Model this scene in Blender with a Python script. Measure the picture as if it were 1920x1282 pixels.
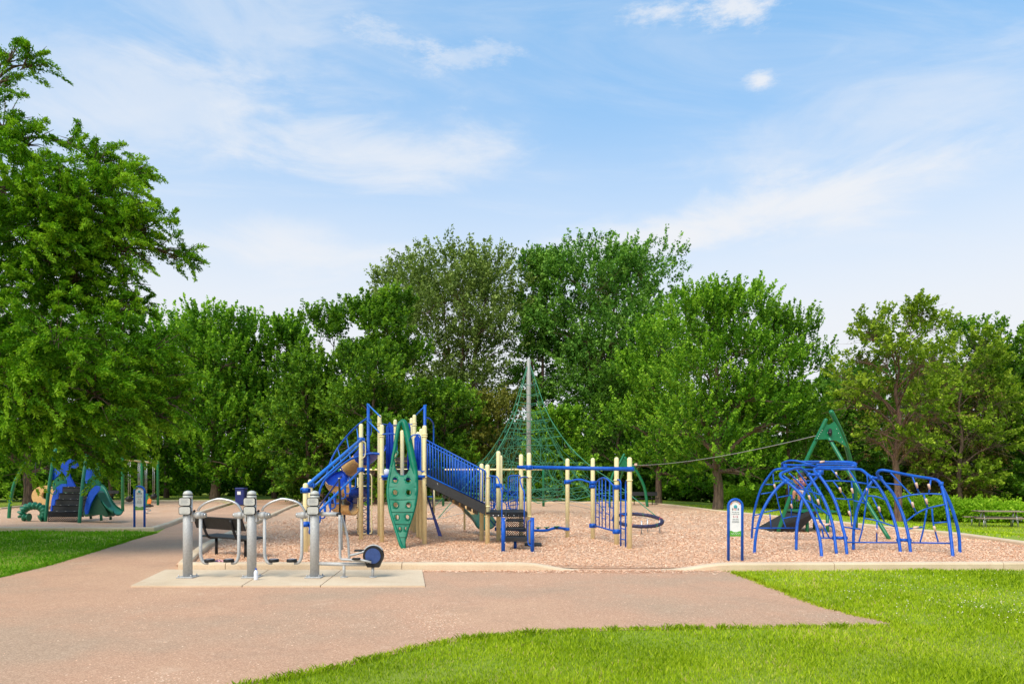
import bpy, math, random
import numpy as np
from mathutils import Vector, Matrix
from mathutils.geometry import delaunay_2d_cdt

for o in list(bpy.data.objects): bpy.data.objects.remove(o)
scene = bpy.context.scene
COL = scene.collection
R = math.radians
random.seed(7)

# ------------------------------------------------------------------ camera, sky, sun, exposure
F, CX, HY, CH = 1280.0, 960.0, 900.0, 1.6
cam_d = bpy.data.cameras.new("camera"); cam = bpy.data.objects.new("camera", cam_d); COL.objects.link(cam)
cam.location = (0, 0, CH); cam.rotation_euler = (R(90), 0, 0)
cam_d.sensor_width = 36; cam_d.lens = 36 * F / 1920
cam_d.shift_y = (HY - 641) / 1920.0
cam_d.clip_end = 3000; cam_d.clip_start = 0.1
scene.camera = cam

SUN_EL, SUN_AZ = R(49), R(212)      # azimuth clockwise from +Y: behind the camera, to the left
world = bpy.data.worlds.new("World"); scene.world = world; world.use_nodes = True
wt = world.node_tree; wn = wt.nodes; wl = wt.links
for n in list(wn): wn.remove(n)
def WN(t, **k):
    n = wn.new(t)
    for a, b in k.items(): setattr(n, a, b)
    return n
def wmath(op, a, b=None, clamp=False):
    n = WN('ShaderNodeMath', operation=op, use_clamp=clamp)
    for i, s in enumerate((a, b)):
        if s is None: continue
        if isinstance(s, (int, float)): n.inputs[i].default_value = s
        else: wl.new(s, n.inputs[i])
    return n.outputs[0]
wout = WN('ShaderNodeOutputWorld'); bg = WN('ShaderNodeBackground'); bg.inputs[1].default_value = 0.13
sky = WN('ShaderNodeTexSky', sky_type='NISHITA', sun_disc=False)
sky.sun_elevation = SUN_EL; sky.sun_rotation = SUN_AZ; sky.altitude = 200; sky.air_density = 1.2; sky.dust_density = 1.0; sky.ozone_density = 2.2
tc = WN('ShaderNodeTexCoord'); sep = WN('ShaderNodeSeparateXYZ'); wl.new(tc.outputs['Generated'], sep.inputs[0])
X, Y, Z = sep.outputs
den = wmath('ADD', wmath('MAXIMUM', Z, 0.0), 0.16)
u = wmath('DIVIDE', X, den); v = wmath('DIVIDE', Y, den)
def cloud(su, sv, ou, ov, scale, det, rough, dist, lo, hi):
    cb = WN('ShaderNodeCombineXYZ'); wl.new(wmath('ADD', wmath('MULTIPLY', u, su), ou), cb.inputs[0]); wl.new(wmath('ADD', wmath('MULTIPLY', v, sv), ov), cb.inputs[1])
    nz = WN('ShaderNodeTexNoise'); nz.inputs['Scale'].default_value = scale; nz.inputs['Detail'].default_value = det
    nz.inputs['Roughness'].default_value = rough; nz.inputs['Distortion'].default_value = dist
    wl.new(cb.outputs[0], nz.inputs['Vector'])
    mr = WN('ShaderNodeMapRange', interpolation_type='SMOOTHSTEP'); wl.new(nz.outputs[0], mr.inputs[0])
    mr.inputs[1].default_value = lo; mr.inputs[2].default_value = hi
    return mr.outputs[0]
c1 = cloud(0.55, 1.0, 5.6, 2.9, 0.9, 7, 0.58, 0.5, 0.46, 0.76)     # wide veils
c2 = cloud(0.7, 2.0, 8.3, 4.4, 1.5, 10, 0.62, 0.9, 0.49, 0.74)     # streaks
c3 = cloud(1.2, 1.4, 1.2, 9.5, 3.2, 8, 0.55, 0.15, 0.66, 0.74)     # small puffs
haze = WN('ShaderNodeMapRange', interpolation_type='SMOOTHSTEP'); wl.new(Z, haze.inputs[0])
haze.inputs[1].default_value = 0.53; haze.inputs[2].default_value = 0.17; haze.inputs[3].default_value = 0.0; haze.inputs[4].default_value = 0.96
inv = lambda s: wmath('SUBTRACT', 1.0, s)
tr = wmath('MULTIPLY', inv(wmath('MULTIPLY', c1, 0.30)), wmath('MULTIPLY', inv(wmath('MULTIPLY', c2, 0.25)), inv(wmath('MULTIPLY', c3, 0.0))))
# individual cloud banks, placed by compass bearing and elevation
az = wmath('ARCTAN2', X, Y); el = wmath('ARCSINE', Z)
cbn = WN('ShaderNodeCombineXYZ'); wl.new(wmath('MULTIPLY', az, 2.2), cbn.inputs[0]); wl.new(wmath('MULTIPLY', el, 6.0), cbn.inputs[1])
nb = WN('ShaderNodeTexNoise'); nb.inputs['Scale'].default_value = 1.9; nb.inputs['Detail'].default_value = 9; nb.inputs['Roughness'].default_value = .62; nb.inputs['Distortion'].default_value = .6; wl.new(cbn.outputs[0], nb.inputs['Vector'])
nf = WN('ShaderNodeTexNoise'); nf.inputs['Scale'].default_value = 7; nf.inputs['Detail'].default_value = 8; nf.inputs['Roughness'].default_value = .72; wl.new(cbn.outputs[0], nf.inputs['Vector'])
for (a0, e0, wa, we, tilt, st, rough, src) in ((-10.6, 25.2, 12.5, 2.7, -2, .75, 1.6, 0), (-27, 26, 12, 4.2, 8, .50, 1.8, 0), (-22, 31.5, 13, 4.6, -12, .42, 1.8, 0), (21, 20.3, 17, 2.4, 7, .90, 1.7, 0), (29, 24.8, 13, 3.8, 4, .40, 1.8, 0), (-19, 17.6, 13, 2.2, 2, .75, 1.6, 0), (8, 18.6, 10, 1.6, 2, .65, 1.6, 0),
                                       (18.3, 33.3, 3.6, 1.5, 0, .85, 1.5, 1), (12.6, 33.8, 3.2, 1.0, 0, .75, 1.5, 1), (20.0, 28.8, 1.3, .75, 0, .85, 1.3, 1), (-4, 31.6, 5, 1.1, 6, .42, 1.8, 1), (-10, 32.6, 4, 1.0, -8, .42, 1.8, 1)):
    ca_, sa_ = math.cos(R(tilt)), math.sin(R(tilt)); da = wmath('SUBTRACT', az, R(a0)); de = wmath('SUBTRACT', el, R(e0))
    p1 = wmath('DIVIDE', wmath('ADD', wmath('MULTIPLY', da, ca_), wmath('MULTIPLY', de, sa_)), R(wa)); p2 = wmath('DIVIDE', wmath('SUBTRACT', wmath('MULTIPLY', de, ca_), wmath('MULTIPLY', da, sa_)), R(we))
    rad_ = wmath('SQRT', wmath('ADD', wmath('MULTIPLY', p1, p1), wmath('MULTIPLY', p2, p2)))
    rad_ = wmath('ADD', rad_, wmath('MULTIPLY', wmath('SUBTRACT', (nf if src else nb).outputs[0], .5), rough * (2.2 if src else 1.6)))
    mr_ = WN('ShaderNodeMapRange', interpolation_type='SMOOTHSTEP'); wl.new(rad_, mr_.inputs[0]); mr_.inputs[1].default_value = 1.15; mr_.inputs[2].default_value = .1 if not src else -.1; mr_.inputs[3].default_value = 0; mr_.inputs[4].default_value = st
    tr = wmath('MULTIPLY', tr, inv(mr_.outputs[0]))
fac = inv(wmath('MULTIPLY', tr, inv(haze.outputs[0])))
gain = WN('ShaderNodeMix', data_type='RGBA', blend_type='MULTIPLY'); gain.inputs[0].default_value = 1
wl.new(sky.outputs[0], gain.inputs[6]); gain.inputs[7].default_value = (1.75, 1.85, 1.85, 1)
base = WN('ShaderNodeMix', data_type='RGBA'); base.inputs[0].default_value = 0.60      # thin high veil everywhere
wl.new(gain.outputs[2], base.inputs[6]); base.inputs[7].default_value = (2.20, 4.65, 7.6, 1)
mixc = WN('ShaderNodeMix', data_type='RGBA'); wl.new(fac, mixc.inputs[0]); wl.new(base.outputs[2], mixc.inputs[6])
mixc.inputs[7].default_value = (6.75, 6.9, 7.2, 1)
wl.new(mixc.outputs[2], bg.inputs[0]); wl.new(bg.outputs[0], wout.inputs[0])

sd = bpy.data.lights.new("sun", 'SUN'); sd.energy = 4.0; sd.angle = R(38); sd.color = (1, 0.93, 0.80)
sun = bpy.data.objects.new("sun", sd); COL.objects.link(sun)
sdir = Vector((math.sin(SUN_AZ) * math.cos(SUN_EL), math.cos(SUN_AZ) * math.cos(SUN_EL), math.sin(SUN_EL)))
sun.rotation_euler = sdir.to_track_quat('Z', 'Y').to_euler(); sun.location = (0, 0, 30)
scene.render.engine = 'CYCLES'
scene.cycles.max_bounces = 7; scene.cycles.diffuse_bounces = 4; scene.cycles.transmission_bounces = 4; scene.cycles.transparent_max_bounces = 4
scene.view_settings.view_transform = 'Standard'; scene.view_settings.look = 'None'
scene.view_settings.exposure = 0.0; scene.view_settings.gamma = 1.0

# ------------------------------------------------------------------ helpers
def P(px, py, D): return Vector(((px - CX) * D / F, D, CH - (py - HY) * D / F))
def GD(py, z=0.0): return F * (CH - z) / (py - HY)
def G(px, py, z=0.0): return P(px, py, GD(py, z))
def sm(t): t = max(0.0, min(1.0, t)); return t * t * (3 - 2 * t)
def hz(x, y): return -0.62 * sm((x - 13) / 9) * sm((y - 17) / 6)
def X2(px, D): return (px - CX) * D / F
def onground(px, D):
    x = X2(px, D); return Vector((x, D, hz(x, D)))
def s2l(c): return tuple((v / 12.92 if v <= .04045 else ((v + .055) / 1.055) ** 2.4) for v in (c[0] / 255, c[1] / 255, c[2] / 255))

class MB:
    def __init__(s): s.v = []; s.f = []; s.sm = []; s.mi = []
    def add(s, vs, fs, smooth=False, mi=0):
        b = len(s.v); s.v += [Vector(p) for p in vs]
        for f in fs: s.f.append([i + b for i in f]); s.sm.append(smooth); s.mi.append(mi)
        return s
    def box(s, c, sx, sy, sz, rz=0, mi=0, bev=0.0):
        m = Matrix.Rotation(rz, 3, 'Z'); c = Vector(c); hx, hy, hz_ = sx / 2, sy / 2, sz / 2
        if bev <= 0:
            pts = [(-hx, -hy, -hz_), (hx, -hy, -hz_), (hx, hy, -hz_), (-hx, hy, -hz_), (-hx, -hy, hz_), (hx, -hy, hz_), (hx, hy, hz_), (-hx, hy, hz_)]
            return s.add([c + m @ Vector(p) for p in pts], [(0, 3, 2, 1), (4, 5, 6, 7), (0, 1, 5, 4), (1, 2, 6, 5), (2, 3, 7, 6), (3, 0, 4, 7)], False, mi)
        b = min(bev, hx * .9, hy * .9, hz_ * .9)
        rings = [(hx - b, hy - b, -hz_), (hx, hy, -hz_ + b), (hx, hy, hz_ - b), (hx - b, hy - b, hz_)]
        V = []
        for (a, d, z) in rings:
            for (p, q) in ((a - b, -d), (a, -d + b), (a, d - b), (a - b, d), (-a + b, d), (-a, d - b), (-a, -d + b), (-a + b, -d)):
                V.append(c + m @ Vector((p, q, z)))
        Fs = [tuple(range(7, -1, -1)), tuple(range(24, 32))]
        for r in range(3):
            for k in range(8): Fs.append((r * 8 + k, r * 8 + (k + 1) % 8, r * 8 + 8 + (k + 1) % 8, r * 8 + 8 + k))
        return s.add(V, Fs, False, mi)
    def tube(s, pts, r, n=8, mi=0, caps=True, dome=False):
        pts = [Vector(p) for p in pts]
        rs = list(r) if hasattr(r, '__len__') else [r] * len(pts)
        T = []
        for i in range(len(pts)):
            a = pts[max(0, i - 1)]; b = pts[min(len(pts) - 1, i + 1)]
            d = (b - a); T.append(d.normalized() if d.length > 1e-9 else Vector((0, 0, 1)))
        up = Vector((0, 0, 1)) if abs(T[0].z) < .9 else Vector((1, 0, 0))
        N = (up - T[0] * up.dot(T[0])).normalized()
        rings = []
        if dome:
            add = []
            for k in range(1, 4):
                a = k / 4 * math.pi / 2
                add.append((pts[-1] + T[-1] * (rs[-1] * math.sin(a)), rs[-1] * math.cos(a)))
            for p, q in add: pts.append(p); rs.append(q); T.append(T[-1])
            pts.append(pts[-1] + T[-1] * rs[-1] * .1); rs.append(rs[-1] * .05); T.append(T[-1])
        V = []
        for i, p in enumerate(pts):
            N = N - T[i] * N.dot(T[i])
            N = N.normalized() if N.length > 1e-6 else Vector((1, 0, 0))
            B = T[i].cross(N)
            for k in range(n):
                a = 2 * math.pi * k / n
                V.append(p + (N * math.cos(a) + B * math.sin(a)) * rs[i])
        Fs = []
        for i in range(len(pts) - 1):
            for k in range(n): Fs.append((i * n + k, i * n + (k + 1) % n, (i + 1) * n + (k + 1) % n, (i + 1) * n + k))
        s.add(V, Fs, True, mi)
        if caps:
            b = len(s.v) - len(V)
            s.f.append([b + k for k in range(n - 1, -1, -1)]); s.sm.append(False); s.mi.append(mi)
            s.f.append([b + (len(pts) - 1) * n + k for k in range(n)]); s.sm.append(False); s.mi.append(mi)
        return s
    def cyl(s, c, r, h, n=16, mi=0, r2=None):      # c = bottom centre
        c = Vector(c); r2 = r if r2 is None else r2
        return s.tube([c, c + Vector((0, 0, h))], [r, r2], n, mi)
    def sphere(s, c, r, n=12, m=8, sc=(1, 1, 1), mi=0):
        c = Vector(c); V = []; Fs = []
        for i in range(1, m):
            a = math.pi * i / m
            for k in range(n):
                b = 2 * math.pi * k / n
                V.append(c + Vector((r * sc[0] * math.sin(a) * math.cos(b), r * sc[1] * math.sin(a) * math.sin(b), r * sc[2] * math.cos(a))))
        t = len(V); V.append(c + Vector((0, 0, r * sc[2]))); V.append(c - Vector((0, 0, r * sc[2])))
        for i in range(m - 2):
            for k in range(n): Fs.append((i * n + k, (i + 1) * n + k, (i + 1) * n + (k + 1) % n, i * n + (k + 1) % n))
        for k in range(n): Fs.append((t, k, (k + 1) % n)); Fs.append((t + 1, (m - 2) * n + (k + 1) % n, (m - 2) * n + k))
        return s.add(V, Fs, True, mi)
    def torus(s, c, R_, r, axis=(0, 0, 1), n=32, m=8, mi=0):
        ax = Vector(axis).normalized(); q = ax.to_track_quat('Z', 'Y')
        V = []; Fs = []
        for i in range(n):
            a = 2 * math.pi * i / n
            for k in range(m):
                b = 2 * math.pi * k / m
                V.append(Vector(c) + q @ Vector(((R_ + r * math.cos(b)) * math.cos(a), (R_ + r * math.cos(b)) * math.sin(a), r * math.sin(b))))
        for i in range(n):
            for k in range(m): Fs.append((i * m + k, ((i + 1) % n) * m + k, ((i + 1) % n) * m + (k + 1) % m, i * m + (k + 1) % m))
        return s.add(V, Fs, True, mi)
    def slab(s, outer, n_off, holes=(), mi=0, grid=0.0, smooth=False, bulge=None):
        """outer: list of 3D points (roughly planar); n_off: thickness vector"""
        outer = [Vector(p) for p in outer]; n_off = Vector(n_off); nn = n_off.normalized()
        c = sum(outer, Vector()) / len(outer)
        ux = (outer[1] - outer[0]); ux = (ux - nn * ux.dot(nn)).normalized(); uy = nn.cross(ux)
        to2 = lambda p: Vector(((p - c).dot(ux), (p - c).dot(uy)))
        dep = lambda p: (p - c).dot(nn)
        o2 = [to2(p) for p in outer]; h2 = [[to2(Vector(p)) for p in h] for h in holes]
        allp = list(o2); edges = [(i, (i + 1) % len(o2)) for i in range(len(o2))]
        for h in h2:
            b = len(allp); allp += h; edges += [(b + i, b + (i + 1) % len(h)) for i in range(len(h))]
        def inside(p, poly):
            r = False; j = len(poly) - 1
            for i in range(len(poly)):
                a, b = poly[i], poly[j]
                if (a[1] > p[1]) != (b[1] > p[1]) and p[0] < (b[0] - a[0]) * (p[1] - a[1]) / (b[1] - a[1]) + a[0]: r = not r
                j = i
            return r
        if grid > 0:
            x0 = min(p[0] for p in o2); x1 = max(p[0] for p in o2); y0 = min(p[1] for p in o2); y1 = max(p[1] for p in o2)
            xx = x0 + grid / 2
            while xx < x1:
                yy = y0 + grid / 2
                while yy < y1:
                    p = Vector((xx, yy))
                    if inside(p, o2) and not any(inside(p, h) for h in h2): allp.append(p)
                    yy += grid
                xx += grid
        res = delaunay_2d_cdt(allp, edges, [], 0, 1e-5)
        V2, E2, T2 = res[0], res[1], res[2]
        tris = [t for t in T2 if (lambda q: inside(q, o2) and not any(inside(q, h) for h in h2))(sum((V2[i] for i in t), Vector((0, 0))) / len(t))]
        # plane-fit depth by outer points (keeps a tilted outline tilted)
        A = np.array([[p[0], p[1], 1] for p in o2]); d = np.array([dep(p) for p in outer])
        k, *_ = np.linalg.lstsq(A, d, rcond=None)
        def to3(q, off):
            z = k[0] * q[0] + k[1] * q[1] + k[2] + (bulge(q[0], q[1]) if bulge else 0)
            return c + ux * q[0] + uy * q[1] + nn * z + n_off * off
        n = len(V2); V = [to3(q, -.5) for q in V2] + [to3(q, .5) for q in V2]
        Fs = [tuple(reversed(t)) for t in tris] + [tuple(i + n for i in t) for t in tris]
        cnt = {}
        for t in tris:
            for i in range(len(t)):
                e = (t[i], t[(i + 1) % len(t)]); cnt[tuple(sorted(e))] = cnt.get(tuple(sorted(e)), []) + [e]
        for e, l in cnt.items():
            if len(l) == 1: a, b = l[0]; Fs.append((a, b, b + n, a + n))
        return s.add(V, Fs, smooth, mi)

def spl(pts, n=6):
    """Catmull-Rom through the points"""
    pts = [Vector(p) for p in pts]; out = []
    for i in range(len(pts) - 1):
        p0 = pts[max(0, i - 1)]; p1 = pts[i]; p2 = pts[i + 1]; p3 = pts[min(len(pts) - 1, i + 2)]
        for k in range(n):
            t = k / n
            out.append(0.5 * ((2 * p1) + (-p0 + p2) * t + (2 * p0 - 5 * p1 + 4 * p2 - p3) * t * t + (-p0 + 3 * p1 - 3 * p2 + p3) * t ** 3))
    out.append(pts[-1]); return out
def dpath(pts, fn):
    """(x,y[,D]) list with missing D interpolated -> world"""
    known = [(i, p[2]) for i, p in enumerate(pts) if len(p) > 2]
    out = []
    for i, p in enumerate(pts):
        lo = max([k for k in known if k[0] <= i], default=known[0]); hi = min([k for k in known if k[0] >= i], default=known[-1])
        D = lo[1] if hi[0] == lo[0] else lo[1] + (hi[1] - lo[1]) * (i - lo[0]) / (hi[0] - lo[0])
        out.append(fn(p[0], p[1], D))
    return out

def link(name, mesh, parent=None):
    o = bpy.data.objects.new(name, mesh); COL.objects.link(o)
    if parent: o.parent = parent
    return o
def build(name, mb, mat, parent=None, off=None):
    me = bpy.data.meshes.new(name)
    off = Vector(off) if off is not None else Vector()
    me.from_pydata([tuple(p - off) for p in mb.v], [], mb.f)
    me.polygons.foreach_set('use_smooth', mb.sm)
    mats = mat if isinstance(mat, (list, tuple)) else [mat]
    for m in mats: me.materials.append(m)
    if len(mats) > 1: me.polygons.foreach_set('material_index', mb.mi)
    me.update()
    return link(name, me, parent)
class Thing:
    def __init__(s, name, label, cat, loc, group=None):
        s.loc = Vector(loc); s.o = bpy.data.objects.new(name, None); COL.objects.link(s.o)
        s.o.empty_display_size = .2; s.o.location = s.loc; s.o['label'] = label; s.o['category'] = cat
        if group: s.o['group'] = group
    def part(s, name, mb, mat, parent=None, label=None):
        o = build(name, mb, mat, parent or s.o, s.loc)
        if label: o['label'] = label
        return o
def structure(o): o['kind'] = 'structure'; return o
def stuff(o, label=None, cat=None):
    o['kind'] = 'stuff'
    if label: o['label'] = label
    if cat: o['category'] = cat
    return o
def copy_tree(o, parent=None):
    c = o.copy(); COL.objects.link(c); c.parent = parent
    for ch in list(o.children): copy_tree(ch, c)
    return c
def np_mesh(name, V, n_per, mat, attr=None, parent=None, smooth=False):
    """V: (N*n_per,3) loose polygons of n_per verts"""
    me = bpy.data.meshes.new(name); nv = len(V); nf = nv // n_per
    me.vertices.add(nv); me.vertices.foreach_set('co', np.ascontiguousarray(V, dtype=np.float32).ravel())
    me.loops.add(nv); me.loops.foreach_set('vertex_index', np.arange(nv, dtype=np.int32))
    me.polygons.add(nf); me.polygons.foreach_set('loop_start', np.arange(0, nv, n_per, dtype=np.int32))
    if attr is not None:
        a = me.attributes.new('rnd', 'FLOAT', 'POINT'); a.data.foreach_set('value', np.repeat(attr, n_per).astype(np.float32))
    me.materials.append(mat); me.update(calc_edges=True)
    return link(name, me, parent)

# ------------------------------------------------------------------ materials
MATS = {}
def nodes(name):
    m = bpy.data.materials.new(name); m.use_nodes = True; t = m.node_tree
    b = t.nodes['Principled BSDF']; return m, t, b
def tnoise(t, scale, det=4, rough=.6, coord='Object', vec=None):
    tc = t.nodes.new('ShaderNodeTexCoord'); n = t.nodes.new('ShaderNodeTexNoise')
    n.inputs['Scale'].default_value = scale; n.inputs['Detail'].default_value = det; n.inputs['Roughness'].default_value = rough
    t.links.new(tc.outputs[coord], n.inputs['Vector']); return n
def tramp(t, src, stops):
    r = t.nodes.new('ShaderNodeValToRGB'); t.links.new(src, r.inputs[0])
    while len(r.color_ramp.elements) < len(stops): r.color_ramp.elements.new(.5)
    for e, (p, c) in zip(r.color_ramp.elements, stops): e.position = p; e.color = (*c, 1) if len(c) == 3 else c
    return r.outputs[0]
def tmix(t, f, a, b, mode='MIX'):
    m = t.nodes.new('ShaderNodeMix'); m.data_type = 'RGBA'; m.blend_type = mode
    for i, s in ((0, f), (6, a), (7, b)):
        if isinstance(s, (int, float)): m.inputs[i].default_value = s
        elif isinstance(s, tuple): m.inputs[i].default_value = (*s, 1)
        else: t.links.new(s, m.inputs[i])
    return m.outputs[2]
def tbump(t, b, h, strength, dist):
    n = t.nodes.new('ShaderNodeBump'); n.inputs['Strength'].default_value = strength; n.inputs['Distance'].default_value = dist
    t.links.new(h, n.inputs['Height']); t.links.new(n.outputs[0], b.inputs['Normal']); return n
def paint(name, rgb, rough=.45, var=.18, scale=9, bump=.06, metal=0.0, fade=None, spec=.5):
    m, t, b = nodes(name); c = rgb
    n = tnoise(t, scale, 6, .65)
    d = tuple(x * (1 - var) for x in c); l = fade or tuple(min(1, x * (1 + var) + .01) for x in c)
    col = tramp(t, n.outputs[0], [(.32, d), (.68, l)])
    n2 = tnoise(t, 70, 3, .6)
    col = tmix(t, .35, col, tramp(t, n2.outputs[0], [(.35, tuple(x * .82 for x in c)), (.65, tuple(min(1, x * 1.1) for x in c))]))
    t.links.new(col, b.inputs['Base Color']); b.inputs['Roughness'].default_value = rough; b.inputs['Metallic'].default_value = metal
    b.inputs['Specular IOR Level'].default_value = spec
    if bump: tbump(t, b, n2.outputs[0], bump, .01)
    MATS[name] = m; return m
cream = paint('cream_paint', (.95, .80, .43), .42, .10)
blue = paint('blue_paint', (.004, .078, .46), .42, .22, fade=(.012, .135, .60), spec=.3)
blue_lt = paint('blue_rail_paint', (.012, .165, .62), .35, .2, spec=.4)
blue_dk = paint('navy_paint', (.008, .018, .13), .45, .2)
blue_pl = paint('blue_plastic', (.003, .055, .44), .40, .16, spec=.3)
blue_tot = paint('bright_blue_plastic', (.006, .105, .72), .45, .12)
green_pl = paint('green_plastic', (.002, .150, .075), .40, .16, fade=(.006, .20, .105))
climb_green = paint('climber_green', (.001, .155, .085), .42, .22, 5, fade=(.003, .22, .125), spec=.25)
green_mt = paint('green_paint', (.003, .155, .060), .38, .2, fade=(.006, .20, .08))
green_dk = paint('dark_green_plastic', (.008, .085, .04), .42, .2)
tan_pl = paint('tan_plastic', (.74, .44, .17), .45, .16)
black = paint('black_coated_metal', (.012, .012, .013), .55, .25, spec=.3)
black_pl = paint('charcoal_panel', (.017, .017, .018), .5, .2)
galv = paint('galvanised_steel', (.44, .44, .43), .6, .22, 38, .12, .2)
steel = paint('brushed_steel', (.50, .50, .50), .35, .12, 30, .05, .7)
white_m = paint('white_enamel', (.78, .77, .76), .4, .05)
plate_m = paint('grey_sign_plate', (.50, .50, .46), .55, .12, 40, .03, .1)
rope = paint('green_rope', (.04, .22, .12), .75, .25, 60, .2)
rope_g = paint('grey_cable', (.36, .36, .34), .5, .15)
pink = paint('pale_pink_grip', (.72, .50, .40), .6, .15)
wood = paint('weathered_wood', (.30, .22, .16), .8, .3, 12, .2)
skin_m = paint('skin', (.55, .28, .17), .55, .08, 20, .02)
concrete_dark_joint = paint('joint', (.10, .08, .06), .9)
sign_green = paint('sign_green', (.10, .36, .03), .5, .1)
red_m = paint('red_paint', (.6, .05, .03), .45, .1)
orange_m = paint('orange_plastic', (.80, .22, .03), .4, .1)
teal_m = paint('teal_ink', (.05, .33, .38), .5, .1)
grey_ink = paint('grey_ink', (.25, .27, .3), .6, .1)
rose_ink = paint('rose_ink', (.6, .16, .2), .6, .1)
white_pl = paint('translucent_white_plastic', (.75, .78, .85), .3, .05)

def bark_mat(name, a, b_):
    m, t, b = nodes(name)
    tc = t.nodes.new('ShaderNodeTexCoord'); mp = t.nodes.new('ShaderNodeMapping'); mp.inputs['Scale'].default_value = (9, 9, 1.6)
    n = t.nodes.new('ShaderNodeTexNoise'); n.inputs['Scale'].default_value = 1.6; n.inputs['Detail'].default_value = 8; n.inputs['Roughness'].default_value = .7
    t.links.new(tc.outputs['Object'], mp.inputs[0]); t.links.new(mp.outputs[0], n.inputs[0])
    t.links.new(tramp(t, n.outputs[0], [(.35, a), (.62, b_)]), b.inputs['Base Color']); b.inputs['Roughness'].default_value = .9
    tbump(t, b, n.outputs[0], .8, .06); return m
bark = bark_mat('bark', (.045, .028, .019), (.20, .13, .09))
bark_red = bark_mat('reddish_bark', (.06, .03, .022), (.25, .14, .10))
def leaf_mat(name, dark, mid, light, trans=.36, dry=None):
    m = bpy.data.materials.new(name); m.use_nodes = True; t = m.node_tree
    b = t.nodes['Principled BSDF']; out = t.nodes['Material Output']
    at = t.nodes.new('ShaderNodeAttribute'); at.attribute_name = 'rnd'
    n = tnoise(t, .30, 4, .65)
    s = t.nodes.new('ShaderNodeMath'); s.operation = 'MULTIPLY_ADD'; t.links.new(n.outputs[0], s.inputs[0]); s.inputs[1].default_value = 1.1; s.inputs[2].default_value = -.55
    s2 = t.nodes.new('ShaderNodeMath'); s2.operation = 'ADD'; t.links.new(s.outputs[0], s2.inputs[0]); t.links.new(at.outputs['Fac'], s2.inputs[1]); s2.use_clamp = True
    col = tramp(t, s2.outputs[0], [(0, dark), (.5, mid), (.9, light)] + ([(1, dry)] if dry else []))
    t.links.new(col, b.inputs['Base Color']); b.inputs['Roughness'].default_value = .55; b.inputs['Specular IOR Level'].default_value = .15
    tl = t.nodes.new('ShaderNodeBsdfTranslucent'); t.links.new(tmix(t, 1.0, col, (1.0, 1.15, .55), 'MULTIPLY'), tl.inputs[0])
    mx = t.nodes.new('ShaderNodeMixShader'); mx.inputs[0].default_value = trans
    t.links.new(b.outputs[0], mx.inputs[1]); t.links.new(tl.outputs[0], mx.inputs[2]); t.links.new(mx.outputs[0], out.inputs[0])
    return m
L_locust = leaf_mat('locust_leaf', (.045, .145, .006), (.12, .30, .010), (.34, .54, .03), .38)
L_maple = leaf_mat('maple_leaf', (.032, .105, .007), (.10, .26, .012), (.38, .62, .05))
L_mapled = leaf_mat('dark_maple_leaf', (.028, .085, .007), (.08, .20, .012), (.28, .47, .035))
L_cotton = leaf_mat('cottonwood_leaf', (.07, .115, .02), (.16, .235, .045), (.38, .47, .13), .25)
L_cotton2 = leaf_mat('green_cottonwood_leaf', (.04, .12, .016), (.10, .25, .03), (.29, .50, .08), .25)
L_ash = leaf_mat('ash_leaf', (.07, .13, .010), (.18, .29, .018), (.44, .55, .05))
L_olive = leaf_mat('olive_leaf', (.07, .085, .012), (.15, .165, .022), (.32, .31, .06))
L_bush = leaf_mat('bush_leaf', (.030, .085, .008), (.065, .165, .014), (.18, .35, .03))
L_weed = leaf_mat('weed_leaf', (.14, .30, .012), (.30, .52, .02), (.50, .70, .05), .45)
L_grass = leaf_mat('grass_blade', (.19, .30, .008), (.41, .54, .014), (.62, .70, .045), .35, (.62, .48, .20))
L_grassd = leaf_mat('cool_grass_blade', (.08, .22, .008), (.16, .38, .010), (.30, .54, .02), .35, (.45, .42, .14))
L_dead = leaf_mat('dead_leaf', (.10, .045, .02), (.20, .10, .05), (.30, .18, .08), .2)

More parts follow.
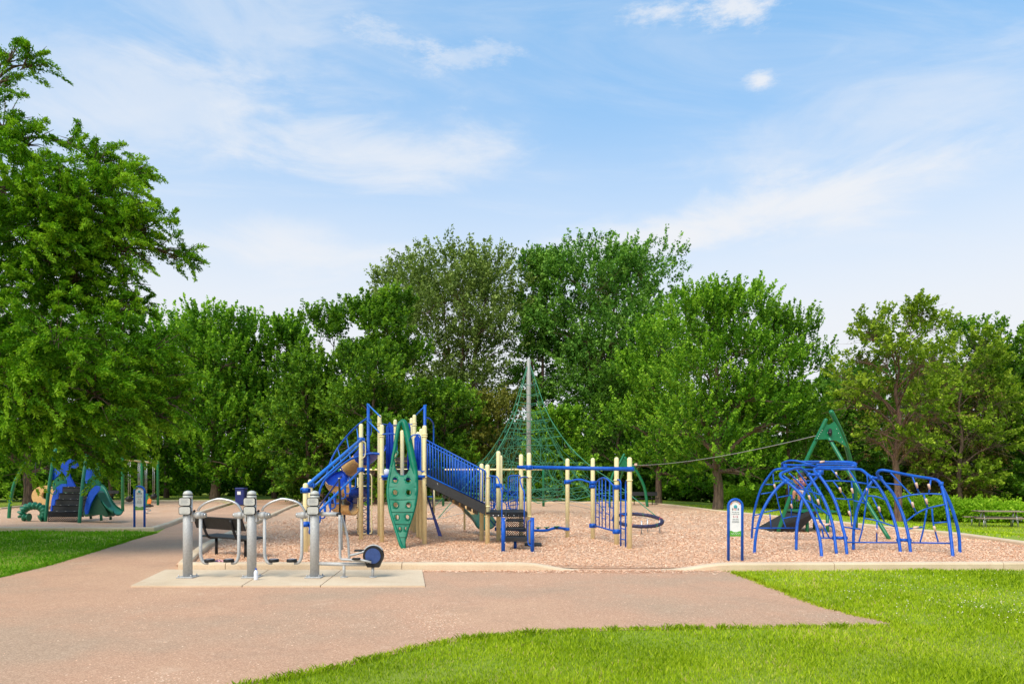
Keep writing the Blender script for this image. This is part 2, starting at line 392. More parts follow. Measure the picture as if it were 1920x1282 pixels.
def ground_mats():
    m, t, b = nodes('grass_ground')
    a = tnoise(t, .35, 5, .6); c = tnoise(t, 14, 6, .75); d = tnoise(t, 95, 3, .7)
    col = tramp(t, c.outputs[0], [(.30, (.17, .27, .008)), (.52, (.29, .43, .012)), (.75, (.46, .60, .03))])
    col = tmix(t, .45, col, tramp(t, d.outputs[0], [(.3, (.13, .16, .02)), (.7, (.50, .62, .04))]))
    col = tmix(t, tramp(t, a.outputs[0], [(.42, (0, 0, 0)), (.66, (.4, .4, .4))]), col, (.46, .44, .07))
    t.links.new(col, b.inputs['Base Color']); b.inputs['Roughness'].default_value = .9; tbump(t, b, d.outputs[0], .9, .03)
    g = m
    m, t, b = nodes('asphalt')
    a = tnoise(t, .22, 5, .6); sp = tnoise(t, 75, 4, .85); f = tnoise(t, 26, 6, .85); st = tnoise(t, 1.5, 9, .75)
    warm = tramp(t, a.outputs[0], [(.38, (.40, .265, .165)), (.5, (.57, .285, .16)), (.62, (.66, .36, .20))])
    col = tmix(t, .55, warm, tramp(t, sp.outputs[0], [(.34, (.16, .095, .055)), (.5, (.47, .285, .18)), (.64, (.86, .62, .43))]))
    col = tmix(t, tramp(t, f.outputs[0], [(.60, (0, 0, 0)), (.68, (.6, .6, .6))]), col, (.78, .56, .40))
    col = tmix(t, tramp(t, st.outputs[0], [(.58, (0, 0, 0)), (.72, (.38, .38, .38))]), col, (.74, .53, .37))
    st2 = tnoise(t, .8, 8, .8)
    col = tmix(t, tramp(t, st2.outputs[0], [(.53, (0, 0, 0)), (.66, (.26, .26, .26))]), col, (.27, .18, .115))
    tcc = t.nodes.new('ShaderNodeTexCoord'); wob = tnoise(t, 1.3, 6, .7); va = t.nodes.new('ShaderNodeVectorMath'); va.operation = 'MULTIPLY_ADD'; t.links.new(wob.outputs['Color'], va.inputs[0]); va.inputs[1].default_value = (.9, .9, 0); t.links.new(tcc.outputs['Object'], va.inputs[2])
    vc = t.nodes.new('ShaderNodeTexVoronoi'); vc.feature = 'DISTANCE_TO_EDGE'; vc.inputs['Scale'].default_value = .23; t.links.new(va.outputs[0], vc.inputs['Vector'])
    ck = tramp(t, vc.outputs['Distance'], [(0, (.12, .12, .12)), (.002, (.06, .06, .06)), (.004, (0, 0, 0))]); col = tmix(t, ck, col, (.17, .11, .075))
    t.links.new(col, b.inputs['Base Color']); b.inputs['Roughness'].default_value = .92; tbump(t, b, sp.outputs[0], .5, .01)
    asp = m
    m, t, b = nodes('wood_chips')
    tc = t.nodes.new('ShaderNodeTexCoord'); mp = t.nodes.new('ShaderNodeMapping'); t.links.new(tc.outputs['Object'], mp.inputs[0]); mp.inputs['Scale'].default_value = (1, 1.3, 1)
    vo = t.nodes.new('ShaderNodeTexVoronoi'); vo.inputs['Scale'].default_value = 58; vo.inputs['Randomness'].default_value = 1; t.links.new(mp.outputs[0], vo.inputs[0])
    sp_ = t.nodes.new('ShaderNodeSeparateColor'); t.links.new(vo.outputs['Color'], sp_.inputs[0])
    col = tramp(t, sp_.outputs[0], [(0, (.66, .34, .18)), (.18, (.82, .47, .28)), (.6, (.91, .57, .36)), (1, (.95, .70, .49))])
    ed = tramp(t, vo.outputs['Distance'], [(.35, (1, 1, 1)), (.85, (.5, .42, .38))])
    col = tmix(t, .35, col, ed, 'MULTIPLY')
    big = tnoise(t, .5, 5, .65)
    col = tmix(t, tramp(t, big.outputs[0], [(.50, (0, 0, 0)), (.70, (.34, .34, .34))]), col, (.68, .32, .15))
    t.links.new(col, b.inputs['Base Color']); b.inputs['Roughness'].default_value = .9
    tbump(t, b, vo.outputs['Distance'], .9, .03).invert = True
    ch = m
    m, t, b = nodes('concrete')
    a = tnoise(t, 1.1, 6, .65); f = tnoise(t, 90, 3, .7); s_ = tnoise(t, 5, 8, .75)
    col = tramp(t, a.outputs[0], [(.35, (.56, .41, .26)), (.65, (.72, .56, .38))])
    col = tmix(t, .3, col, tramp(t, f.outputs[0], [(.35, (.42, .31, .20)), (.65, (.84, .68, .49))]))
    col = tmix(t, tramp(t, s_.outputs[0], [(.56, (0, 0, 0)), (.72, (.4, .4, .4))]), col, (.46, .27, .16))
    t.links.new(col, b.inputs['Base Color']); b.inputs['Roughness'].default_value = .85; tbump(t, b, f.outputs[0], .25, .006)
    return g, asp, ch, m
grass_g, asphalt, chips_m, concrete = ground_mats()
def chip_piece_mat():
    m, t, b = nodes('chip_piece'); at = t.nodes.new('ShaderNodeAttribute'); at.attribute_name = 'rnd'
    t.links.new(tramp(t, at.outputs['Fac'], [(0, (.52, .24, .11)), (.10, (.80, .45, .26)), (.6, (.91, .57, .36)), (1, (.95, .74, .53))]), b.inputs['Base Color'])
    b.inputs['Roughness'].default_value = .85; return m
chip_piece = chip_piece_mat()

# ------------------------------------------------------------------ ground
def inpoly(p, poly):
    r = False; j = len(poly) - 1
    for i in range(len(poly)):
        a, b = poly[i], poly[j]
        if (a[1] > p[1]) != (b[1] > p[1]) and p[0] < (b[0] - a[0]) * (p[1] - a[1]) / (b[1] - a[1]) + a[0]: r = not r
        j = i
    return r
def inpoly_np(x, y, poly):
    r = np.zeros(len(x), bool); j = len(poly) - 1
    for i in range(len(poly)):
        a, b = poly[i], poly[j]
        if a[1] != b[1]:
            c = ((a[1] > y) != (b[1] > y)) & (x < (b[0] - a[0]) * (y - a[1]) / (b[1] - a[1]) + a[0]); r ^= c
        j = i
    return r
def ground_sheet():
    xs = sorted(set([-900, -500, -250, -120, -80] + list(range(-60, 61, 2)) + [80, 120, 250, 500, 900]))
    ys = sorted(set([-300, -120, -60, -20, 0] + list(range(2, 70, 2)) + [80, 100, 140, 250, 500, 1200]))
    mb = MB(); nx = len(xs)
    V = [(x, y, hz(x, y)) for y in ys for x in xs]
    Fs = [(j * nx + i, j * nx + i + 1, (j + 1) * nx + i + 1, (j + 1) * nx + i) for j in range(len(ys) - 1) for i in range(nx - 1)]
    mb.add(V, Fs, True); return structure(build('ground', mb, grass_g))
ground_sheet()
g2 = lambda px, py: tuple(G(px, py)[:2])
# asphalt outline (pixel anchors on the ground plane)
asph = [(-9.5, 2.0), (-12, 5.5)] + [g2(-120, 1108), g2(0, 1083), g2(90, 1061), g2(180, 1034), g2(250, 1012), g2(296, 999), g2(318, 985), g2(350, 972), g2(400, 956), g2(443, 943.5), g2(462, 941)]
asph += [g2(640, 941), g2(560, 947), g2(500, 972), g2(420, 1012), g2(345, 1055), g2(350, 1064), g2(700, 1064), g2(1100, 1064), g2(1290, 1066), g2(1370, 1072), g2(1405, 1085), g2(1445, 1100), g2(1490, 1118), g2(1540, 1136), g2(1600, 1151), g2(1712, 1175)]
asph += [g2(1400, 1178), g2(1200, 1181), g2(1050, 1185), g2(960, 1191), g2(880, 1199), g2(820, 1208), g2(740, 1227), g2(640, 1252), g2(560, 1268), g2(480, 1284), g2(380, 1310), (-2.9, 3.6), (-3.2, 2.0)]
def flat_poly(poly, z, name, mat, jit=0.0):
    mb = MB(); pts = []
    rr = random.Random(3)
    n = len(poly)
    for i in range(n):
        a = Vector((*poly[i], z)); b = Vector((*poly[(i + 1) % n], z)); L = (b - a).length; k = max(1, int(L / .18)) if jit else 1
        for q in range(k):
            p = a.lerp(b, q / k); p.x += rr.uniform(-jit, jit); p.y += rr.uniform(-jit, jit); pts.append(p)
    T = delaunay_2d_cdt([Vector(p[:2]) for p in pts], [(i, (i + 1) % len(pts)) for i in range(len(pts))], [], 0, 1e-5)
    tris = [t for t in T[2] if inpoly(sum((T[0][i] for i in t), Vector((0, 0))) / 3, [tuple(p[:2]) for p in pts])]
    mb.add([(q[0], q[1], z) for q in T[0]], tris); return build(name, mb, mat)
structure(flat_poly(asph, .006, 'path', asphalt, .012))
structure(flat_poly([g2(430, 942), g2(900, 940.5), g2(900, 936.5), g2(520, 936), g2(440, 938)], .012, 'path', asphalt))
structure(flat_poly([(X2(-200, 37), 37), (X2(-20, 33.5), 33.5), (X2(60, 36), 36), (X2(130, 44), 44), (X2(200, 52), 52), (X2(190, 55), 55), (X2(110, 48), 48), (X2(50, 39.5), 39.5), (X2(-20, 37.5), 37.5), (X2(-200, 41), 41)], .010, 'path', asphalt))

# playground outlines
PG = [g2(1265, 1066), g2(1080, 1066), (X2(1000, 12.2), 12.2), (X2(345, 12.2), 12.2), (X2(330, 12.7), 12.7), g2(400, 1020), g2(470, 985), g2(530, 958), g2(575, 945), g2(700, 943.5), g2(1190, 943.5), g2(1258, 949), g2(1340, 960), g2(1600, 986), g2(1801, 1007), g2(1925, 1024), (16.5, 14.0), (16, 12.2)]
TL = [(-26, 21.6), (X2(255, 21.4), 21.4), (X2(290, 21.8), 21.8), g2(322, 982), g2(350, 970), g2(400, 954), g2(430, 945), g2(410, 941), g2(200, 941), g2(140, 943.5), g2(60, 950), g2(0, 957), (-33, 28)]
def bumpn(x, y, s): return math.sin(x * 1.7 * s + 1.3 * math.sin(y * .9 * s)) * math.cos(y * 1.3 * s + .8 * math.sin(x * 1.1 * s))
def chipz(x, y): return .045 + .028 * bumpn(x, y, .8) + .014 * bumpn(x + 5, y - 3, 2.3)
def chips_sheet(poly, name, step):
    x0 = min(p[0] for p in poly); x1 = max(p[0] for p in poly); y0 = min(p[1] for p in poly); y1 = max(p[1] for p in poly)
    pts = [Vector(p) for p in poly]; edges = [(i, (i + 1) % len(pts)) for i in range(len(pts))]
    y = y0 + step
    while y < y1:
        st = step * (1 + max(0, (y - 20)) * .06); x = x0 + st
        while x < x1:
            if inpoly((x, y), poly): pts.append(Vector((x + random.uniform(-.05, .05), y + random.uniform(-.05, .05))))
            x += st
        y += st
    T = delaunay_2d_cdt(pts, edges, [], 0, 1e-5)
    tris = [t for t in T[2] if inpoly(sum((T[0][i] for i in t), Vector((0, 0))) / 3, poly)]
    mb = MB(); mb.add([(q[0], q[1], chipz(q[0], q[1]) if not (q[1] < 12.45 and 1.0 < q[0] < 3.4) else .014) for q in T[0]], tris, True)
    return structure(build(name, mb, chips_m))
chips_sheet(PG, 'wood_chip_ground', .3)
chips_sheet(TL, 'wood_chip_ground', .45)

def chip_scatter():
    rng = np.random.default_rng(5); out = []; at = []
    for (y0, y1, dens, sc) in ((12.25, 14.5, 1700, .52), (14.5, 18, 850, .66), (18, 22, 340, .85), (22, 27, 130, 1.05), (27, 34, 50, 1.3)):
        xa, xb = -9, 13; n = int((xb - xa) * (y1 - y0) * dens)
        x = rng.uniform(xa, xb, n); y = rng.uniform(y0, y1, n); k = inpoly_np(x, y, PG); x = x[k]; y = y[k]; n = len(x)
        z = .047 + .028 * np.sin(x * 1.36 + 1.3 * np.sin(y * .72)) * np.cos(y * 1.04 + .8 * np.sin(x * .88)) + rng.uniform(.004, .02, n)
        a = rng.uniform(0, np.pi, n); L = rng.uniform(.016, .036, n) * sc; W = rng.uniform(.006, .012, n) * sc
        ti = rng.normal(0, .25, n); tj = rng.normal(0, .35, n)
        A = np.stack([np.cos(a) * L, np.sin(a) * L, ti * L], 1); B = np.stack([-np.sin(a) * W, np.cos(a) * W, tj * W], 1); C = np.stack([x, y, z], 1)
        out.append(np.stack([C - A - B, C + A - B * .8, C + A + B, C - A + B * .7], 1).reshape(-1, 3)); at.append(rng.uniform(0, 1, n))
    for (gx, gy, sx, sy, n) in ((790, 1150, 45, 22, 900), (830, 1175, 30, 14, 500), (640, 1165, 90, 18, 420), (1120, 1135, 90, 16, 420), (1380, 1150, 110, 14, 420), (1560, 1162, 60, 8, 260), (260, 1140, 60, 18, 260), (300, 1275, 60, 8, 160), (500, 1200, 250, 50, 500), (1150, 1085, 110, 10, 700)):
        px = rng.normal(gx, sx, n); py = rng.normal(gy, sy, n); y = F * CH / (py - HY); x = (px - CX) * y / F; k = inpoly_np(x, y, asph); x = x[k]; y = y[k]; n = len(x); z = np.full(n, .010)
        a = rng.uniform(0, np.pi, n); L = rng.uniform(.003, .009, n); W = rng.uniform(.0015, .004, n)
        A = np.stack([np.cos(a) * L, np.sin(a) * L, 0 * L], 1); B = np.stack([-np.sin(a) * W, np.cos(a) * W, .3 * W], 1); C = np.stack([x, y, z], 1)
        out.append(np.stack([C - A - B, C + A - B, C + A + B, C - A + B], 1).reshape(-1, 3)); at.append(rng.uniform(.2, 1, n) ** .6)
    # spill across the gap and along the kerb, thin
    n = 2600; x = rng.normal(1.9, 1.3, n); y = 12.1 - np.abs(rng.normal(0, .22, n)); z = np.full(n, .016)
    n2 = 2200; x = np.concatenate([x, rng.uniform(-6, 1.2, n2)]); y = np.concatenate([y, 12.02 - np.abs(rng.normal(0, .09, n2))]); z = np.full(len(x), .018); n = len(x)
    a = rng.uniform(0, np.pi, n); L = rng.uniform(.008, .024, n); W = rng.uniform(.003, .008, n)
    A = np.stack([np.cos(a) * L, np.sin(a) * L, 0 * L], 1); B = np.stack([-np.sin(a) * W, np.cos(a) * W, .3 * W], 1); C = np.stack([x, y, z], 1)
    out.append(np.stack([C - A - B, C + A - B, C + A + B, C - A + B], 1).reshape(-1, 3)); at.append(rng.uniform(0, 1, n))
    o = np_mesh('wood_chips', np.concatenate(out), 4, chip_piece, np.concatenate(at)); stuff(o, 'loose reddish wood chips scattered over the playground surface', 'wood chips')
chip_scatter()

def kerb(path, name='kerb', w=.20, h=.13, taper=(0, 0), seg=3.0):
    """path: list of (x,y), the kerb's centreline"""
    pts = [Vector((*p, 0)) for p in path]; dense = [pts[0]]
    for a, b in zip(pts, pts[1:]):
        k = max(1, int((b - a).length / .25))
        for i in range(1, k + 1): dense.append(a.lerp(b, i / k))
    L = [0]
    for a, b in zip(dense, dense[1:]): L.append(L[-1] + (b - a).length)
    tot = L[-1]; mb = MB(); prof = lambda H: [(-w / 2, -.05), (-w / 2, H - .035), (-w / 2 + .02, H - .008), (-w / 2 + .05, H), (w / 2 - .04, H), (w / 2 - .012, H - .012), (w / 2, H - .04), (w / 2, -.05)]
    runs = []; cur = []; nxt = seg
    for i, p in enumerate(dense):
        cur.append(i)
        if L[i] > nxt and i < len(dense) - 2: runs.append(cur); cur = [i]; nxt += seg
    runs.append(cur)
    for run in runs:
        V = []
        for q, i in enumerate(run):
            a = dense[max(0, i - 1)]; b = dense[min(len(dense) - 1, i + 1)]; d = (b - a).normalized(); nrm = Vector((-d.y, d.x, 0))
            H = h
            if taper[0]: H = h * sm(L[i] / taper[0]) + .012
            if taper[1]: H = min(H, h * sm((tot - L[i]) / taper[1]) + .012)
            p = dense[i] + d * (.006 if q == 0 and i > 0 else (-.006 if q == len(run) - 1 and i < len(dense) - 1 else 0))
            for (s_, z) in prof(H): V.append(p + nrm * s_ + Vector((0, 0, z + hz(p.x, p.y) * .0)))
        m = 8; Fs = []
        for i in range(len(run) - 1):
            for k in range(m): Fs.append((i * m + k, (i + 1) * m + k, (i + 1) * m + (k + 1) % m, i * m + (k + 1) % m))
        Fs.append(tuple(range(m))); e = (len(run) - 1) * m; Fs.append(tuple(e + k for k in range(m - 1, -1, -1)))
        mb.add(V, Fs)
    return structure(build(name, mb, concrete))
def smooth2(path, n=5): return [tuple(p[:2]) for p in spl([(*p, 0) for p in path], n)]
kerb([(X2(1085, 12.15), 12.15), (X2(700, 12.15), 12.15), (X2(372, 12.15), 12.15)] + smooth2([(X2(350, 12.2), 12.2), (-6.0, 12.55), g2(385, 1030)]) + [g2(440, 1001), g2(500, 973), g2(545, 952)] + smooth2([g2(560, 947), g2(580, 944.4), g2(620, 943.7)]) + [g2(1180, 943.5)] + smooth2([g2(1200, 944.2), g2(1258, 949.5), g2(1300, 955)]) + [g2(1340, 960.5), g2(1600, 987), g2(1801, 1008), g2(1925, 1026), (17.2, 12.3)], taper=(1.0, 0))
kerb([(X2(1240, 12.15), 12.15), (X2(1400, 12.12), 12.12), (9.0, 12.25), (17.2, 12.5)], taper=(1.2, 0))
kerb([(-26, 21.75), (-20, 21.6), (-14, 21.45), (X2(262, 21.35), 21.35)] + smooth2([(X2(285, 21.5), 21.5), g2(318, 985), g2(345, 973)]) + [g2(400, 955), g2(425, 947)] + smooth2([g2(438, 942.6), g2(410, 940.6), g2(360, 940)]) + [g2(200, 940.6), g2(140, 943.4), g2(60, 949), g2(0, 956), (-40, 26)])

# concrete pad under the fitness equipment
def pad():
    c = [(-5.70, 10.19), (-4.03, 10.19), (-2.86, 10.19), (-1.29, 10.19)]; d = [(-6.12, 12.04), (-4.28, 12.04), (-3.0, 12.04), (-1.58, 12.04)]
    mb = MB()
    for i in range(3):
        a, b, e, f = c[i], c[i + 1], d[i + 1], d[i]; q = .008
        top = [(a[0] + q, a[1]), (b[0] - q, b[1]), (e[0] - q, e[1]), (f[0] + q, f[1])]
        mb.add([(x, y, .03) for x, y in top] + [(x, y, -.02) for x, y in top], [(0, 1, 2, 3), (0, 4, 5, 1), (1, 5, 6, 2), (2, 6, 7, 3), (3, 7, 4, 0)])
    structure(build('pavement', mb, concrete))
pad()

# ------------------------------------------------------------------ grass blades, clover
def blades(name, poly, bands, mat, seed, label, sizes=(.018, .045)):
    rng = np.random.default_rng(seed); out = []; at = []
    x0 = min(p[0] for p in poly); x1 = max(p[0] for p in poly)
    for (y0, y1, dens, sc) in bands:
        a0 = max(x0, -y1 * .82 - 2); a1 = min(x1, y1 * .82 + 4.5)
        n = int((a1 - a0) * (y1 - y0) * dens); x = rng.uniform(a0, a1, n); y = rng.uniform(y0, y1, n)
        k = inpoly_np(x, y, poly); x = x[k]; y = y[k]
        cl = np.sin(x * 2.1 + 2 * np.sin(y * 1.7)) * np.sin(y * 2.6 + np.sin(x * 3.3)); k = rng.uniform(0, 1, len(x)) < .75 + .25 * cl
        x = x[k]; y = y[k]; cl = cl[k]; n = len(x)
        h = rng.uniform(sizes[0], sizes[1], n) * (1 + .35 * cl) * (.7 + .3 * sc); w = rng.uniform(.0022, .0045, n) * sc
        a = rng.uniform(0, 2 * np.pi, n); le = rng.uniform(.15, .9, n) * h; b = rng.uniform(0, 2 * np.pi, n)
        C = np.stack([x, y, np.zeros(n)], 1); W = np.stack([np.cos(a) * w, np.sin(a) * w, 0 * w], 1)
        T = np.stack([np.cos(b) * le, np.sin(b) * le, h], 1); M = T * np.array([.35, .35, .6])
        out.append(np.stack([C - W, C + W, C + M + W * .8, C + T, C + M - W * .8], 1).reshape(-1, 3))
        pt = np.sin(x * 1.1 + 1.6 * np.sin(y * .9 + 1)) * np.sin(y * 1.5 + 1.2 * np.sin(x * 1.9)); at.append(np.clip(rng.normal(.45, .17, n) + .08 * cl + .16 * pt + np.where(rng.uniform(0, 1, n) < .05 + .10 * np.clip(pt, 0, 1), .6, 0), 0, 1))
    o = np_mesh(name, np.concatenate(out), 5, mat, np.concatenate(at)); return stuff(o, label, 'grass')
def edge_blades(poly, i0, i1, mat, seed):
    rng = np.random.default_rng(seed); out = []; at = []
    for i in range(i0, i1):
        a = np.array(poly[i]); b = np.array(poly[i + 1]); Ln = np.linalg.norm(b - a); n = int(Ln * 520)
        t = rng.uniform(0, 1, n) ; clump = rng.uniform(0, 1, max(2, int(Ln * 9)))[np.minimum((t * max(2, int(Ln * 9))).astype(int), max(2, int(Ln * 9)) - 1)]
        xy = a + (b - a) * t[:, None]; nr = np.array([-(b - a)[1], (b - a)[0]]) / (Ln + 1e-6); xy = xy + nr * (rng.normal(0, .035, n) + (clump - .5) * .06)[:, None]
        h = (.02 + .05 * clump) * rng.uniform(.6, 1.2, n); w = rng.uniform(.002, .0045, n) * 1.2; an = rng.uniform(0, 6.28, n); bn = rng.uniform(0, 6.28, n); le = h * rng.uniform(.3, 1.1, n)
        C = np.stack([xy[:, 0], xy[:, 1], np.full(n, .004)], 1); W = np.stack([np.cos(an) * w, np.sin(an) * w, 0 * w], 1); T = np.stack([np.cos(bn) * le, np.sin(bn) * le, h], 1); M = T * np.array([.35, .35, .6])
        out.append(np.stack([C - W, C + W, C + M + W * .8, C + T, C + M - W * .8], 1).reshape(-1, 3)); at.append(np.clip(rng.normal(.42, .2, n), 0, .92))
    stuff(np_mesh('grass', np.concatenate(out), 5, mat, np.concatenate(at)), 'ragged grass blades hanging over the edge of the asphalt', 'grass')
lawnR = [g2(1372, 1074), g2(1405, 1086), g2(1445, 1101), g2(1490, 1119), g2(1540, 1137), g2(1600, 1153), g2(1700, 1174.5), g2(1400, 1178), g2(1200, 1180), g2(1050, 1184), g2(960, 1190), g2(880, 1198), g2(820, 1207), g2(740, 1226), g2(640, 1251), g2(560, 1267), g2(470, 1284), g2(380, 1310), (-2.9, 3.6), (12, 3.6), (15, 12.3), (8.6, 12.12), (4.1, 12.0)]
blades('grass', lawnR, [(4.6, 6.5, 5200, 1.0), (6.5, 8.0, 3600, 1.25), (8, 10, 2000, 1.6), (10, 12.3, 1300, 2.0)], L_grass, 11, 'bright green lawn grass in the foreground beside the asphalt')
lawnL = [g2(-140, 1112), g2(0, 1082), g2(90, 1060), g2(180, 1033), g2(250, 1011), g2(293, 999), (X2(262, 21.2), 21.2), (-14, 21.3), (-22, 21.5), (-20, 10)]
blades('grass', lawnL, [(9.5, 13, 900, 2.0), (13, 17, 480, 2.8), (17, 21.5, 330, 3.4)], L_grassd, 12, 'darker lawn grass between the path and the small playground')
edge_blades(lawnR, 0, 17, L_grass, 14); edge_blades(lawnL, 0, 5, L_grassd, 15)
farR = [(9.6, 43), (10.6, 34), (12.3, 24), (13.2, 19.3), (15.2, 16.4), (30, 16), (34, 40), (20, 46)]
def far_tufts():
    rng = np.random.default_rng(33); n = 26000; x = rng.uniform(9, 32, n); y = rng.uniform(16, 44, n); k = inpoly_np(x, y, farR); x = x[k]; y = y[k]; n = len(x)
    z = np.array([hz(a, b) for a, b in zip(x, y)])
    h = rng.uniform(.03, .07, n); a = rng.uniform(0, 6.28, n); w = rng.uniform(.015, .03, n)
    C = np.stack([x, y, z], 1); W = np.stack([np.cos(a) * w, np.sin(a) * w, 0 * w], 1); T = np.stack([rng.normal(0, .02, n), rng.normal(0, .02, n), h], 1)
    o = np_mesh('grass', np.stack([C - W, C + W, C + T + W * .4, C + T - W * .4], 1).reshape(-1, 3), 4, L_grass, np.clip(rng.normal(.45, .2, n), 0, 1)); stuff(o, 'short grass behind the climbing frame towards the picnic table', 'grass')
far_tufts()
clover_m = paint('clover_white', (.72, .66, .46), .8, .1)
def clover():
    rng = np.random.default_rng(9); out = []
    def pts(px, py, sx, sy, n):
        for _ in range(n):
            x = rng.normal(px, sx); y = rng.normal(py, sy)
            if 1076 < y < 1176: 
                g = G(x, y); 
                if inpoly((g.x, g.y), lawnR): out.append(g)
    pts(1700, 1120, 110, 26, 60); pts(1860, 1130, 60, 26, 80); pts(1600, 1082, 150, 4, 30); pts(1650, 1112, 60, 12, 20)
    mb = MB()
    for g in out:
        r = rng.uniform(.006, .011); g = g + Vector((0, 0, rng.uniform(.03, .06)))
        mb.add([g + Vector(v) * r for v in ((1, 0, 0), (-1, 0, 0), (0, 1, 0), (0, -1, 0), (0, 0, 1), (0, 0, -1))], [(0, 2, 4), (2, 1, 4), (1, 3, 4), (3, 0, 4), (2, 0, 5), (1, 2, 5), (3, 1, 5), (0, 3, 5)], True)
    stuff(build('clover_flowers', mb, clover_m), 'tiny white clover flowers dotted over the right lawn', 'flowers')
clover()

# ------------------------------------------------------------------ trees
def shoots_to_leaves(rng, C, Dv, L, rad, npl, size, asp, droop, wdir=.5):
    n = len(C); idx = np.repeat(np.arange(n), npl); N = len(idx)
    t = rng.uniform(0, 1, N) ** .8; c = C[idx]; d = Dv[idx]; Ls = L[idx]
    r = rng.normal(0, 1, (N, 3)); r /= np.linalg.norm(r, axis=1)[:, None] + 1e-6
    pos = c + d * (Ls * t)[:, None] + r * (rad[idx] * (1 - .72 * t) * rng.uniform(.2, 1, N))[:, None]
    pos[:, 2] -= droop * Ls * t * t
    a = d * wdir + rng.normal(0, .55, (N, 3)) + r * .35; a[:, 2] -= droop * 1.1 * t
    a /= np.linalg.norm(a, axis=1)[:, None]
    nrm = rng.normal(0, .6, (N, 3)); nrm[:, 2] += .8
    b = np.cross(a, nrm); b /= np.linalg.norm(b, axis=1)[:, None] + 1e-6
    s = size * rng.uniform(.6, 1.35, N)
    A = a * (s * .5)[:, None]; B = b * (s * .5 * asp)[:, None]; up = np.cross(b, a) * (s * .12)[:, None]
    V = np.stack([pos - A, pos + B * 1.0 - A * .1 + up, pos + A, pos - B - A * .1 + up], 1).reshape(-1, 3)
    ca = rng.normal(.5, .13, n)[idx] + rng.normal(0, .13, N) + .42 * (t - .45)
    return V, np.clip(ca, 0, 1)

